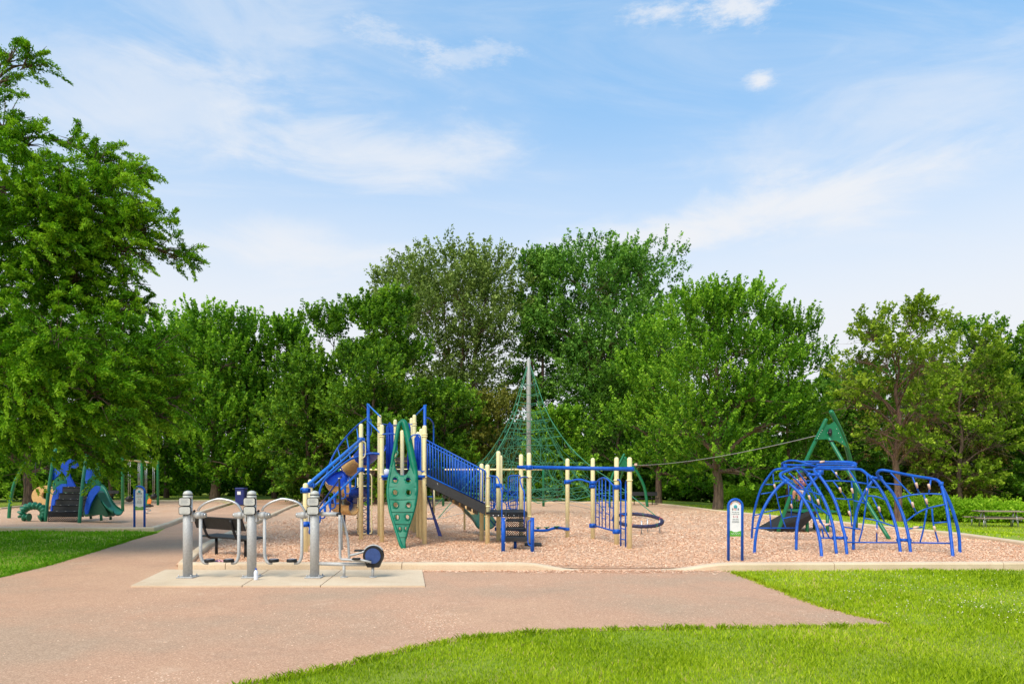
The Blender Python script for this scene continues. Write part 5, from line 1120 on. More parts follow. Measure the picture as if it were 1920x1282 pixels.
def platform():
    T = Thing('start_platform', 'green railed start platform with a dark sloping ramp behind the blue frame', 'platform', G(1535, 1000))
    D = 20.6; z = CH - (959 - HY) * D / F
    x0, x1 = X2(1500, D), X2(1572, D)
    T.part('deck', MB().box(((x0 + x1) / 2, D + .6, z), x1 - x0, 1.3, .06, 0, 0, .01), green_mt)
    for px, dd in ((1514, 0), (1552, 0), (1558, 1.1), (1516, 1.1)): x = X2(px, D); T.part('leg', MB().tube([(x, D + dd + .02, -.05), (x, D + dd + .02, z - .03)], .05, 10), green_mt)
    rl = T.part('railing', MB().tube([(X2(1519, D), D + 1.2, z), (X2(1519, D), D + 1.2, z + .72), (x1, D + 1.2, z + .72), (x1, D + 1.2, z), ], .02, 8), green_mt)
    for k in range(13):
        x = X2(1519, D) + (x1 - X2(1519, D)) * (k + 1) / 14
        if k not in (2, 3, 4): T.part('baluster', MB().tube([(x, D + 1.2, z), (x, D + 1.2, z + .72)], .011, 6), green_mt, rl)
    a, b = P(1434, 987, 20.3), P(1512, 962, 20.6)
    T.part('ramp', MB().add([(a.x, a.y, .0), (b.x, b.y - .1, z + .02), (b.x, b.y + 1.2, z + .02), (a.x, a.y + 1.2, .0), (b.x + .35, b.y - .1, z + .02), (b.x + .35, b.y + 1.2, z + .02), (b.x - .3, b.y - .1, .05), (b.x - .3, b.y + 1.2, .05)], [(0, 1, 2, 3), (1, 4, 5, 2), (0, 6, 4, 1), (3, 2, 5, 7), (4, 6, 7, 5), (0, 3, 7, 6)]), paint('rubber_mat', (.012, .010, .009), .8, .3))
platform()

ring_paint = paint('ring_paint', (.022, .018, .065), .5, .3)
def spinner():
    c = P(1196, 974.5, 20); T = Thing('ring_spinner', 'tilted dark ring spinner on silver legs behind the cream posts', 'spinner', Vector((c.x, c.y, 0)))
    ax = Vector((.02, -.21, 1)).normalized(); T.part('ring', MB().torus(c, .70, .052, ax, 56, 10), ring_paint)
    q = ax.to_track_quat('Z', 'Y')
    for k in range(30):
        a = 2 * math.pi * k / 30; pts = [c + q @ Vector(((.70 + .054 * math.cos(b)) * math.cos(a + .05 * math.sin(b)), (.70 + .054 * math.cos(b)) * math.sin(a + .05 * math.sin(b)),  .054 * math.sin(b))) for b in [2 * math.pi * j / 8 for j in range(9)]]
        if k % 5 == 0: T.part('colour_band', MB().tube(pts, .010, 5), red_m if k % 10 == 0 else green_mt)
        else: T.part('lashing', MB().tube(pts, .006, 4), black)
    for px, py, D in ((1203, 1003.5, 19.6), (1214, 1000, 20.4), (1237, 1002.5, 19.9), (1160, 1000, 20.3)):
        g = P(px, py, D); T.part('leg', MB().tube([(g.x, g.y, -.02), (g.x, g.y, .44)], .022, 8), steel)
spinner()

# swing frames
def swing_frame(label, posts, top, name='swing_set', seats=(), beam_r=.045):
    a = P(posts[0][0], posts[0][1], posts[0][2]); T = Thing(name, label, 'swing set', Vector((a.x, a.y, 0)))
    tops = []
    for (px, py, D) in posts:
        x = X2(px, D); T.part('post', MB().tube([(x, D, -.05), (x, D, top + .08)], .075, 12, dome=True), green_mt); tops.append(Vector((x, D, top)))
    for q, r in zip(tops, tops[1:]): T.part('beam', MB().tube([q, r], beam_r, 10), cream)
    for (s, kind) in seats:
        L = (len(tops) - 1) * s; i = min(int(L), len(tops) - 2); c = tops[i].lerp(tops[i + 1], L - i); d = (tops[i + 1] - tops[i]).normalized()
        st = MB()
        if kind == 'bucket':
            st.sphere(c + Vector((0, 0, -top + .62)), .19, sc=(1, 1, .85)); 
        else:
            st.box(c + Vector((0, 0, -top + .55)), .42, .16, .05, math.atan2(d.y, d.x), 0, .02)
        so = T.part('swing_seat', st, black)
        for k in (-1, 1):
            T.part('chain', MB().tube([c + d * (.2 * k), c + d * (.19 * k) + Vector((0, 0, -top + .7))], .012, 5), steel, so)
swing_frame('long cream-beamed swing frame on green posts behind the climbing tower', [(636, 950, 41), (831, 950, 41), (1019, 952, 40.4)], CH + 20 * 41 / F, beam_r=.055)
swing_frame('green post swing set with hanging bucket seats behind the left welcome sign', [(230, 959, 34.5), (266, 950, 38.5), (296, 948, 42.5)], 2.66, seats=((.16, 'bucket'), (.42, 'flat'), (.62, 'flat'), (.86, 'bucket')))

# ------------------------------------------------------------------ toddler structure
def toddler_tower():
    T = Thing('toddler_tower', 'small blue and green toddler play structure with black steps and a green slide', 'playground tower', G(140, 975))
    c6 = lambda x, y, D: P(x / 6, 840 + y / 6, D)
    p = T.part
    for pts, r in (([(510, 843, 25.6), (545, 500, 25.7), (600, 130, 25.9), (625, 20, 26)], .06), ([(890, 868, 24.7), (925, 450, 24.9), (960, 180, 25.2), (985, 60, 25.4)], .06), ([(1140, 835, 26.2), (1125, 450, 26.3), (1100, 180, 26.5)], .05), ([(735, 560, 28.5), (760, 300, 28.5), (740, 130, 28.5)], .05)):
        p('post', MB().tube(spl([c6(*q) for q in pts], 4), r, 10, dome=True), green_pl)
    for i, (y, a, b) in enumerate(((712, 540, 940), (643, 592, 955), (575, 628, 962), (508, 665, 972), (438, 703, 972))):
        D = 25.2 + .42 * i; q0 = c6(a, y, D); q1 = c6(b, y, D); z = q0.z
        s = p('step', MB().box(((q0.x + q1.x) / 2, D + .2, z), q1.x - q0.x, .42, .04, 0, 0, .008), black); p('riser', MB().slab([q0 + Vector((0, .02, -.2)), q1 + Vector((0, .02, -.2)), q1 + Vector((0, .02, -.01)), q0 + Vector((0, .02, -.01))], (0, .02, 0)), black_pl, s)
        for k in range(3): p('bolt', MB().box(q0.lerp(q1, .25 + .25 * k) + Vector((0, .0, .015)), .05, .02, .015), steel, s)
    l = MB(); q0 = c6(545, 828, 25.1); lattice(l, q0, Vector((1, 0, 0)), Vector((0, 0, 1)), c6(885, 828, 25.1).x - q0.x, .36, 16, .012); p('perforated_panel', l, black)
    def pan(name, pts, D, mat, th=.06, holes=()): return p(name, MB().slab([c6(x, y, D) for x, y in pts], (0, th, 0), [[c6(x + rx * math.cos(a), y + ry * math.sin(a), D) for a in [2 * math.pi * k / 12 for k in range(12)]] for x, y, rx, ry in holes]), mat)
    pan('side_wall', [(572, 705), (585, 580), (605, 500), (640, 440), (695, 400), (750, 400), (758, 430), (705, 432), (700, 500), (662, 505), (655, 570), (628, 575), (618, 640), (592, 645), (590, 705)], 25.3, blue_tot)
    pan('side_wall', [(965, 742), (955, 690), (972, 590), (1005, 500), (1050, 440), (1085, 420), (1125, 430), (1122, 470), (1070, 535), (1025, 620), (990, 738)], 25.0, blue_tot)
    pan('leaf_panel', [(975, 495), (975, 410), (1000, 350), (1045, 312), (1090, 300), (1118, 335), (1124, 425), (1085, 415), (1040, 440), (1000, 492)], 25.15, green_pl, .05, [(1000, 415, 13, 18), (1030, 365, 10, 16), (1075, 350, 10, 14)])
    pan('leaf_panel', [(600, 480), (595, 400), (620, 350), (665, 315), (715, 318), (750, 360), (752, 398), (695, 398), (640, 435)], 26.3, green_pl, .05, [(622, 405, 10, 16), (660, 360, 10, 14), (715, 352, 10, 14)])
    pan('roof_panel', [(578, 345), (590, 240), (620, 222), (660, 232), (690, 255), (700, 275), (640, 320), (608, 355)], 25.9, blue_tot)
    pan('roof_panel', [(955, 345), (958, 245), (985, 222), (1040, 235), (1100, 268), (1098, 300), (1030, 325), (975, 400)], 25.4, blue_tot)
    pan('roof_panel', [(685, 250), (700, 180), (735, 135), (765, 140), (790, 125), (830, 120), (865, 150), (880, 200), (850, 225), (800, 215), (770, 260), (800, 340), (850, 430), (760, 430), (755, 330), (720, 280)], 28.0, blue_pl, .1)
    # slide
    pts = spl([c6(1085, 440, 26.0), c6(1125, 470, 25.9), c6(1170, 560, 25.7), c6(1225, 650, 25.4), c6(1275, 700, 25.2), c6(1330, 735, 25.0)], 4)
    V = []; Fs = []; m = 9
    for i, c in enumerate(pts):
        for off in (0, .04):
            for t in range(m): an = math.pi * t / (m - 1); V.append(c + Vector((0, -math.cos(an) * (.30 + off), -math.sin(an) * (.16 + off))) + Vector((0, 0, .12)))
    M2 = 2 * m
    for q in range(len(pts) - 1):
        for t in range(m - 1): Fs.append((q * M2 + t, q * M2 + t + 1, (q + 1) * M2 + t + 1, (q + 1) * M2 + t)); Fs.append((q * M2 + m + t, (q + 1) * M2 + m + t, (q + 1) * M2 + m + t + 1, q * M2 + m + t + 1))
        for t in (0, m - 1): Fs.append((q * M2 + t, (q + 1) * M2 + t, (q + 1) * M2 + m + t, q * M2 + m + t))
    sl = p('slide', MB().add(V, Fs, True), green_pl)
    p('slide_side', MB().slab([c6(x, y, 25.35) for x, y in ((975, 740), (1010, 640), (1050, 550), (1110, 480), (1135, 500), (1180, 600), (1230, 680), (1260, 745), (1240, 768), (1210, 760), (1190, 735), (1080, 750), (1010, 765))], (0, .5, 0)), green_dk, sl)
    for x, y0, y1 in ((1022, 765, 795), (1245, 770, 805)): p('slide_foot', MB().tube([c6(x, y1, 25.5), c6(x, y0, 25.5)], .045, 8), green_dk, sl)
    cy = c6(512, 540, 26.8); n = 40; disc = [cy + Vector((1.72 * (85 / 85) * .30 * math.cos(a), 0, .42 * math.sin(a) * 1.0)) for a in [2 * math.pi * k / n for k in range(n)]]; hole = [cy + Vector((.02 + .15 * math.cos(a), 0, .03 + .16 * math.sin(a))) for a in [2 * math.pi * k / 20 for k in range(20)]]
    p('ring_panel', MB().slab(disc, (0, .10, 0), [hole]), tan_pl)
    p('panel_foot', MB().tube([c6(545, 690, 26.8), c6(540, 640, 26.8)], .09, 10), tan_pl)
    for k, (bx, by) in enumerate(((600, 480), (965, 400), (1110, 250))): p('grab_loop', MB().torus(c6(bx, by, 25.2), .12, .018, (0, 1, 0), 20, 6), green_pl)
toddler_tower()
def caterpillar():
    c6 = lambda x, y, D: P(x / 6, 840 + y / 6, D)
    T = Thing('arch_climber', 'ribbed dark green plastic arch climber left of the black toddler steps', 'climber', G(60, 976))
    path = spl([c6(330, 775, 25.9), c6(262, 770, 25.9), c6(245, 730, 25.9), c6(280, 680, 25.9), (c6(340, 652, 25.9)), c6(410, 648, 25.9), c6(470, 670, 25.9), c6(500, 720, 25.8), c6(485, 770, 25.7), c6(440, 795, 25.6)], 6)
    m = MB(); n = len(path); rs = [(.115 + .038 * (1 if (i % 4) < 2 else -1) * 1) for i in range(n)]; m.tube(path, rs, 12)
    T.part('arch_body', m, green_pl); T.part('foot', MB().tube([c6(318, 806, 25.9), c6(318, 780, 25.9)], .04, 8), black); T.part('foot', MB().tube([c6(490, 832, 25.7), c6(490, 780, 25.7)], .04, 8), black)
caterpillar()
def curved_post():
    T = Thing('curved_post', 'lone curved green post with hanging cords at the far left', 'post', G(16.4, 973))
    cz = lambda x, y, D=28: P(x / 9.157, 850 + y / 9.157, D)
    T.part('shaft', MB().tube(spl([cz(152, 1140), cz(165, 950), cz(200, 700), cz(255, 500), cz(330, 330), cz(430, 135)], 5), [.066, ] * 10 + [.06] * 8 + [.045] * 8, 12), green_mt)
    T.part('base_flange', MB().cyl(cz(152, 1140) + Vector((0, 0, -.02)), .15, .05), black)
    T.part('cord', MB().tube([cz(440, 210), cz(425, 950)], .012, 5), black); T.part('cord', MB().tube([cz(612, 150), cz(610, 860)], .012, 5), black)
curved_post()
def spring_rider():
    D = 31.5; T = Thing('spring_rider', 'green and orange animal-shaped spring rider just right of the left welcome sign', 'spring rider', P(277, 965, D) * 1.0)
    T.loc.z = 0; T.o.location = T.loc
    f = lambda x, y, d=0: P(x, y, D + d); m = MB(); b = T.loc
    pts = [Vector((b.x + .13 * math.cos(a), b.y + .13 * math.sin(a), .02 + .055 * a / 2)) for a in [k * .5 for k in range(26)]]
    T.part('spring', MB().tube(pts, .018, 6), steel); T.part('seat', MB().box(Vector((b.x, b.y, .42)), .45, .3, .08, 0, 0, .03), black)
    T.part('body_panel', MB().slab([f(270, 950), f(275, 952), f(281, 948), f(284, 940), f(281, 934), f(276, 932), f(278, 926), f(272, 924), f(268, 930)], (0, .06, 0)), green_pl); T.part('wing', MB().slab([f(276, 944, -.1), f(283, 944, -.1), f(284, 937, -.1), f(280, 933, -.1), f(277, 937, -.1)], (0, .05, 0)), orange_m)
spring_rider()

# ------------------------------------------------------------------ writing helper
def text_mb(txt, size, loc, rotz=0.0, tilt=0.0, depth=.002):
    cu = bpy.data.curves.new('t', 'FONT'); cu.body = txt; cu.size = size; cu.align_x = 'CENTER'; cu.align_y = 'CENTER'; cu.extrude = depth; cu.resolution_u = 2
    o = bpy.data.objects.new('t', cu); COL.objects.link(o); me = bpy.data.meshes.new_from_object(o)
    M = Matrix.Translation(loc) @ Matrix.Rotation(rotz, 4, 'Z') @ Matrix.Rotation(R(90), 4, 'X') @ Matrix.Rotation(tilt, 4, 'Z')
    mb = MB(); mb.add([M @ v.co for v in me.vertices], [tuple(q.vertices) for q in me.polygons]); bpy.data.objects.remove(o); bpy.data.curves.remove(cu); bpy.data.meshes.remove(me); return mb
def welcome_sign(px, pyb, D, W, Ht, ages, label):
    x = X2(px, D); T = Thing('welcome_sign', label, 'sign', Vector((x, D, 0)), 'welcome signs at the playgrounds')
    r = .028 * W / .33; w = W / 2 - r; zb = CH - (pyb - HY) * D / F - .06; zt = CH - (pyb - HY) * D / F + Ht; zc = zt - W / 2
    pts = [Vector((x - w, D, zb)), Vector((x - w, D, zc))] + [Vector((x + w * math.cos(a), D, zc + w * math.sin(a))) for a in [math.pi * (1 - k / 14) for k in range(1, 14)]] + [Vector((x + w, D, zc)), Vector((x + w, D, zb))]
    T.part('frame', MB().tube(pts, r, 12), blue)
    wi = w - r * .6; z0 = zt - Ht * .59
    out = [Vector((x - wi, D, z0)), Vector((x + wi, D, z0))] + [Vector((x + wi * math.cos(a), D, zc + wi * math.sin(a))) for a in [math.pi * k / 14 for k in range(15)]]
    pn = T.part('panel', MB().slab(out, (0, .012, 0)), white_m)
    hg = Ht * .085; gp = [Vector((x - wi * .99, D - .009, z0 + .002)), Vector((x + wi * .99, D - .009, z0 + .002)), Vector((x + wi * .99, D - .009, z0 + hg)), Vector((x + wi * .6, D - .009, z0 + hg * .95)), Vector((x + wi * .2, D - .009, z0 + hg * .78)), Vector((x - wi * .3, D - .009, z0 + hg * .82)), Vector((x - wi * .7, D - .009, z0 + hg * 1.05)), Vector((x - wi * .99, D - .009, z0 + hg))]
    T.part('green_band', MB().slab(gp, (0, .004, 0)), sign_green, pn)
    s = W / .33; yy = D - .010
    cols = [orange_m, rose_ink, orange_m, rose_ink, green_mt, rose_ink, orange_m]
    for k, ch in enumerate('WELCOME'):
        a = R(150 - 20 * k); rr_ = wi * .78; T.part('letter', text_mb(ch, .042 * s, Vector((x + rr_ * math.cos(a), yy, zc + rr_ * math.sin(a))), 0, a - math.pi / 2), cols[k], pn)
    T.part('globe', MB().sphere(Vector((x, yy, zc - .006 * s)), .036 * s, sc=(1, .12, 1)), teal_m, pn)
    for k in range(5): T.part('child_figure', MB().box(Vector((x - .06 * s + .03 * s * k, yy, zc - .062 * s)), .012 * s, .004, .03 * s).sphere(Vector((x - .06 * s + .03 * s * k, yy, zc - .040 * s)), .007 * s, 8, 6, (1, .3, 1)), [black, red_m, rose_ink, blue, black][k], pn)
    z = zc - .115 * s
    for t, sz, mt, dz in (('This play area', .026, grey_ink, .036), ('is designed for ages', .020, grey_ink, .052), (ages, .058, rose_ink, .048), ('years. Adult', .024, grey_ink, .032), ('supervision is', .024, grey_ink, .030), ('recommended', .024, grey_ink, .03)):
        T.part('lettering', text_mb(t, sz * s, Vector((x, yy, z))), mt, pn); z -= dz * s
    sq = spl([Vector((x - wi * .75 + wi * 1.5 * k / 12, yy - .003, z0 + hg * (.5 + .13 * math.sin(k * 2.4)))) for k in range(13)], 3); T.part('lettering', MB().tube(sq, .0028 * s, 4), white_m, pn)
welcome_sign(1378.7, 1055, 13.2, .32, 1.255, '5-12', 'blue arched welcome sign for ages 5-12 at the kerb left of the blue climbing frame')
welcome_sign(261.5, 988, 22.2, .395, 1.36, '2-5', 'blue arched welcome sign for ages 2-5 in front of the toddler playground')

# ------------------------------------------------------------------ fitness station
def fitness():
    D = 11.05; T = Thing('fitness_station', 'galvanised outdoor fitness station with three posts, two air walkers and an elliptical', 'exercise machine', G(472, 1086))
    p = T.part; post_px = (352, 472, 590); r = .073
    for px in post_px:
        x = X2(px, D); po = p('post', MB().tube([(x, D, .03), (x, D, 1.30)], r, 20), galv)
        p('base_plate', MB().box((x, D, .040), .26, .26, .018, 0, 0, .004), galv, po)
        for a in ((.1, .1), (-.1, .1), (.1, -.1), (-.1, -.1)): p('bolt', MB().cyl((x + a[0], D + a[1], .049), .011, .03, 8), steel, po)
        cap = MB().cyl((x, D, 1.30), .074, .055, 18); cap.sphere((x, D, 1.38), .071, 18, 10, (1, 1, .75)); p('cap', cap, plate_m, po); p('cap_ring', MB().cyl((x, D, 1.357), .0755, .013, 18), black, po)
        for zc in (1.255, 1.115):
            def rr(w, h, y, th, rc):
                pts = []
                for cx_, cz_, a0 in ((w - rc, h - rc, 0), (-w + rc, h - rc, 90), (-w + rc, -h + rc, 180), (w - rc, -h + rc, 270)):
                    for k in range(5): a = R(a0 + k * 22.5); pts.append(Vector((x + cx_ + rc * math.cos(a), y, zc + cz_ + rc * math.sin(a))))
                return MB().slab(pts[::-1], (0, th, 0))
            bk = p('sign_backing', rr(.098, .068, D - .090, .022, .035), black, po); pl = p('sign_plate', rr(.088, .058, D - .1045, .006, .028), plate_m, bk)
            if zc > 1.2:
                for k in range(4): p('text_line', MB().box((x - .01 * (k % 2), D - .109, zc + .036 - .021 * k), .12 - .02 * (k % 2), .002, .0045), grey_ink, pl)
            else:
                p('text_line', MB().box((x, D - .109, zc - .035), .09, .002, .0035), grey_ink, pl)
    def walker(xa, xb):
        A, B = X2(xa, D), X2(xb, D); hz0 = 1.035
        for s, x0 in ((1, A), (-1, B)):
            x = x0 + s * r
            st = p('pivot', MB().tube([(x0 + s * .05, D, hz0), (x + .20 * s, D, hz0)], [.045, .045], 14), galv); p('pivot_collar', MB().tube([(x + .07 * s, D, hz0), (x + .15 * s, D, hz0)], .056, 14), galv, st)
            p('pivot_cap', MB().tube([(x + .20 * s, D, hz0), (x + .225 * s, D, hz0)], .036, 12), steel, st); p('gusset', MB().box((x + .015 * s, D, hz0 - .015), .022, .09, .17), galv, st)
            p('stop', MB().sphere((x + .045 * s, D - .02, hz0 + .07), .02, 8, 6), black, st)
            xs = x + .135 * s; arm = [Vector((xs, D, hz0 - .03)), Vector((xs, D, .42)), Vector((xs + .012 * s, D, .34)), Vector((xs + .04 * s, D, .285)), Vector((xs + .08 * s, D, .262)), Vector((xs + .12 * s, D, .262))]
            sw = p('swing_arm', MB().tube([arm[0]] + spl(arm[1:], 4), .026, 12), galv)
            c = Vector((xs + .155 * s, D - .02, .305)); pd = MB().tube([c - Vector((0, 0, .022)), c + Vector((0, 0, .022))], .082, 22); p('pedal', pd, black, sw); p('pedal_pad', MB().tube([c + Vector((0, 0, .0235)), c + Vector((0, 0, .028))], .064, 20), grey_pad, sw)
        hb = [Vector((A + .17, D, hz0 + .07)), Vector((A + .20, D, hz0 + .13)), Vector((A + .30, D, hz0 + .20)), Vector((A + .42, D, hz0 + .245)), Vector(((A + B) / 2, D, hz0 + .262)), Vector((B - .36, D, hz0 + .235)), Vector((B - .24, D, hz0 + .18)), Vector((B - .17, D, hz0 + .08)), Vector((B - .155, D, hz0 + .02))]
        p('handlebar', MB().tube(spl(hb, 5), .020, 12), steel)
    grey_pad = paint('grey_pad', (.22, .22, .25), .6, .2)
    walker(352, 472); walker(472, 590)
    # elliptical
    x = X2(590, D); f = lambda a, b, d=0: P(a, b, D + d)
    p('upper_arm', MB().tube([f(598, 963), f(636, 964)], .034, 14), galv); p('arm_cap', MB().tube([f(636, 964, -.0) - Vector((.01, .04, 0)), f(636, 964) + Vector((0, .05, 0))], .030, 14), black)
    p('lower_bar', MB().tube([f(598, 1056), f(640, 1057.5), f(690, 1057.5)], .028, 14), galv)
    for px in (645, 699):
        y0 = 1058 if px == 645 else 1062; q = p('support_leg', MB().tube([(X2(px, D), D, .035), (X2(px, D), D, CH - (y0 - HY) * D / F)], .024, 12), galv); p('base_plate', MB().cyl((X2(px, D), D, .031), .06, .014, 16), galv, q)
    p('hand_lever', MB().tube([f(636, 898, .05), f(636.5, 915, .05), f(637.5, 935, .05), f(637, 962, .04)], [.015, .018, .018, .016], 10), black)
    p('lever_knob', MB().cyl(f(636, 897, .05), .024, .012, 12), steel)
    for d, pts in ((-.06, [(637, 965), (637, 1000), (637.5, 1030), (638, 1044), (641, 1048), (655, 1049), (672, 1051), (690, 1053)]), (.07, [(640, 966), (646, 985), (652, 1010), (654, 1035), (655, 1046)]), (.07, [(655, 1041), (668, 1038), (685, 1033)])):
        p('link_arm', MB().tube(spl([f(a, b, d) for a, b in pts], 3), .020 if d > 0 else .022, 10), galv)
    p('link_arm', MB().tube([f(640, 968, .02), f(641, 1030, .02)], .016, 10), galv)
    for (a, b, d, an) in ((672, 1031.5, .1, .12), (668, 1047, -.12, -.08)): p('foot_pedal', MB().box(f(a, b, d), .13, .10, .030, 0, 0, .01), black)
    p('crank_arm', MB().tube([f(676, 1031, .1), f(690, 1030, .1)], .014, 8), black); p('crank_arm', MB().tube([f(672, 1048, -.12), f(696, 1053.5, -.12)], .018, 8), galv); p('crank_arm', MB().box(f(690, 1052, -.11), .11, .03, .045, 0, 0, .01), black)
    c = f(700.5, 1041, 0); n = 30; out = []
    for k in range(n):
        a = 2 * math.pi * k / n; v = Vector((.163 * math.cos(a), 0, .163 * math.sin(a)))
        if v.z < -.11: v.z = -.185; v.x *= .85
        out.append(c + v)
    hs = p('wheel_housing', MB().slab(out, (0, .11, 0)), black); p('wheel_disc', MB().slab([c + Vector((.125 * math.cos(a), -.060, .125 * math.sin(a))) for a in [2 * math.pi * k / 30 for k in range(30)]], (0, .006, 0)), paint('faded_blue', (.02, .055, .19), .5, .25), hs)
    p('wheel_guard', MB().tube([c + Vector((.168 * math.cos(a), 0, .168 * math.sin(a))) for a in [R(30 + 120 * k / 12) for k in range(13)]], .014, 8), galv, hs)
fitness()

# ------------------------------------------------------------------ benches, bin, table, small things
def perf_bench(label, loc, rz, W=1.75, back=True, group=None):
    T = Thing('park_bench', label, 'bench', loc, group); m = Matrix.Rotation(rz, 3, 'Z'); L = Vector(loc)
    w = lambda x, y, z: L + m @ Vector((x, y, z))
    # local: x along the bench, +y towards the back rest, seat faces -y
    def plate(name, pts, t, mat): 
        V = [w(*q) for q in pts]; n = (V[1] - V[0]).cross(V[3] - V[0]).normalized(); return T.part(name, MB().slab(V, n * t), mat)
    plate('seat', [(-W / 2, -.22, .46), (W / 2, -.22, .46), (W / 2, .16, .44), (-W / 2, .16, .44)], .03, black); T.part('seat_edge', MB().tube([w(-W / 2, -.22, .45), w(W / 2, -.22, .45)], .022, 8), black)
    plate('backrest', [(-W / 2, .225, .62), (W / 2, .225, .62), (W / 2, .30, .84), (-W / 2, .30, .84)], .028, black)
    T.part('back_edge', MB().tube([w(-W / 2, .30, .845), w(W / 2, .30, .845)], .020, 8), black)
    for s in (-1, 1):
        T.part('leg', MB().tube([w(s * W * .30, .0, .0), w(s * W * .30, .0, .42)], .030, 10), black)
        T.part('back_arm', MB().tube(spl([w(s * W * .30, -.18, .43), w(s * W * .30, .05, .415), w(s * W * .30, .17, .44), w(s * W * .30, .24, .55), w(s * W * .30, .33, .82)], 4), .026, 10), black)
ba = Vector((-6.62, 14.15, 0)); bb = Vector((-5.22, 13.15, 0)); bd = bb - ba
bc = (ba + bb) / 2 + Vector((.20, .23, 0))
perf_bench('black metal bench seen from behind at the front kerb between the fitness posts', bc, math.atan2(-bd.y, -bd.x), 1.72, group='park benches')
perf_bench('small far bench with a grey seat near the green frame behind the ring spinner', (X2(1213, 42), 43.2, 0), 0, 1.9, group='park benches')
perf_bench('far bench partly hidden behind the toddler slide', (X2(196, 50), 50, 0), 0, 1.8, group='park benches')
def litter_bin():
    D = 43; x = X2(452.5, D); T = Thing('litter_bin', 'square dark blue litter bin by the far end of the path', 'bin', (x, D, 0))
    zb = CH - (941 - HY) * D / F; zt = CH - (913 - HY) * D / F
    T.part('body', MB().box((x, D, (zt - .12) / 2 + .02), .58, .58, zt - .16, 0, 0, .05), blue_dk); T.part('lid', MB().box((x, D, zt - .09), .64, .64, .12, 0, 0, .05), blue_dk); T.part('label_plate', MB().box((x - .03, D - .30, zt - .36), .22, .01, .20), white_m)
litter_bin()
def picnic_table():
    c = onground(1872, 32.5); T = Thing('picnic_table', 'weathered wooden picnic table on the lawn before the tall weeds', 'picnic table', c)
    m = Matrix.Rotation(R(-12), 3, 'Z'); w = lambda x, y, z: c + m @ Vector((x, y, z))
    def plank(name, x0, x1, y, wd, z, n):
        mb = MB()
        for k in range(n): mb.box(w((x0 + x1) / 2, y - wd / 2 + wd * (k + .5) / n, z), x1 - x0, wd / n - .01, .045, R(-12), 0, .005)
        return T.part(name, mb, wood)
    plank('tabletop', -1.0, 1.0, 0, .74, .75, 5); plank('bench_seat', -1.25, 1.25, -.62, .26, .44, 2); plank('bench_seat', -1.25, 1.25, .62, .26, .44, 2)
    for x in (-.68, .68):
        for s in (-1, 1): T.part('leg', MB().tube([w(x, s * .38, -.02), w(x, s * .10, .72)], .035, 8), steel); T.part('seat_post', MB().tube([w(x * 1.3, s * .62, -.02), w(x * 1.3, s * .62, .42)], .03, 8), steel)
        T.part('crossbar', MB().tube([w(x, -.62, .36), w(x, .62, .36)], .028, 8), steel)
picnic_table()
def bottle():
    g = Vector((X2(480, 10.75), 10.75, .03)); T = Thing('water_bottle', 'clear plastic bottle with a blue cap standing beside the middle fitness post', 'bottle', g)
    prof = [(.0, .030), (.01, .034), (.06, .034), (.075, .031), (.09, .034), (.125, .033), (.145, .022), (.155, .014), (.165, .014)]
    T.part('bottle_body', MB().tube([g + Vector((0, 0, z)) for z, _ in prof], [q for _, q in prof], 14), white_pl); T.part('cap', MB().cyl(g + Vector((0, 0, .165)), .017, .016, 12), blue); T.part('spout', MB().cyl(g + Vector((0, 0, .181)), .007, .014, 8), blue)
bottle()
def cloth():
    g = Vector((X2(412, 12.42), 12.42, .05)); rr = random.Random(3); T = Thing('dropped_cloth', 'crumpled pink and blue cloth lying on the chips beyond the front kerb', 'cloth', g)
    def blob(sx, dx, n=9):
        mb = MB(); V = []; Fs = []
        for j in range(n):
            for i in range(n): V.append(g + Vector((dx + sx * (i / (n - 1) - .5), .14 * (j / (n - 1) - .5), .055 + .055 * math.sin(i * 1.7 + j) * math.cos(j * 1.4) + rr.uniform(0, .02))))
        for j in range(n - 1):
            for i in range(n - 1): Fs.append((j * n + i, j * n + i + 1, (j + 1) * n + i + 1, (j + 1) * n + i))
        return mb.add(V, Fs, True)
    T.part('pink_side', blob(.16, .04), paint('pink_cloth', (.85, .42, .45), .8, .1)); T.part('blue_side', blob(.09, -.05), blue)
cloth()

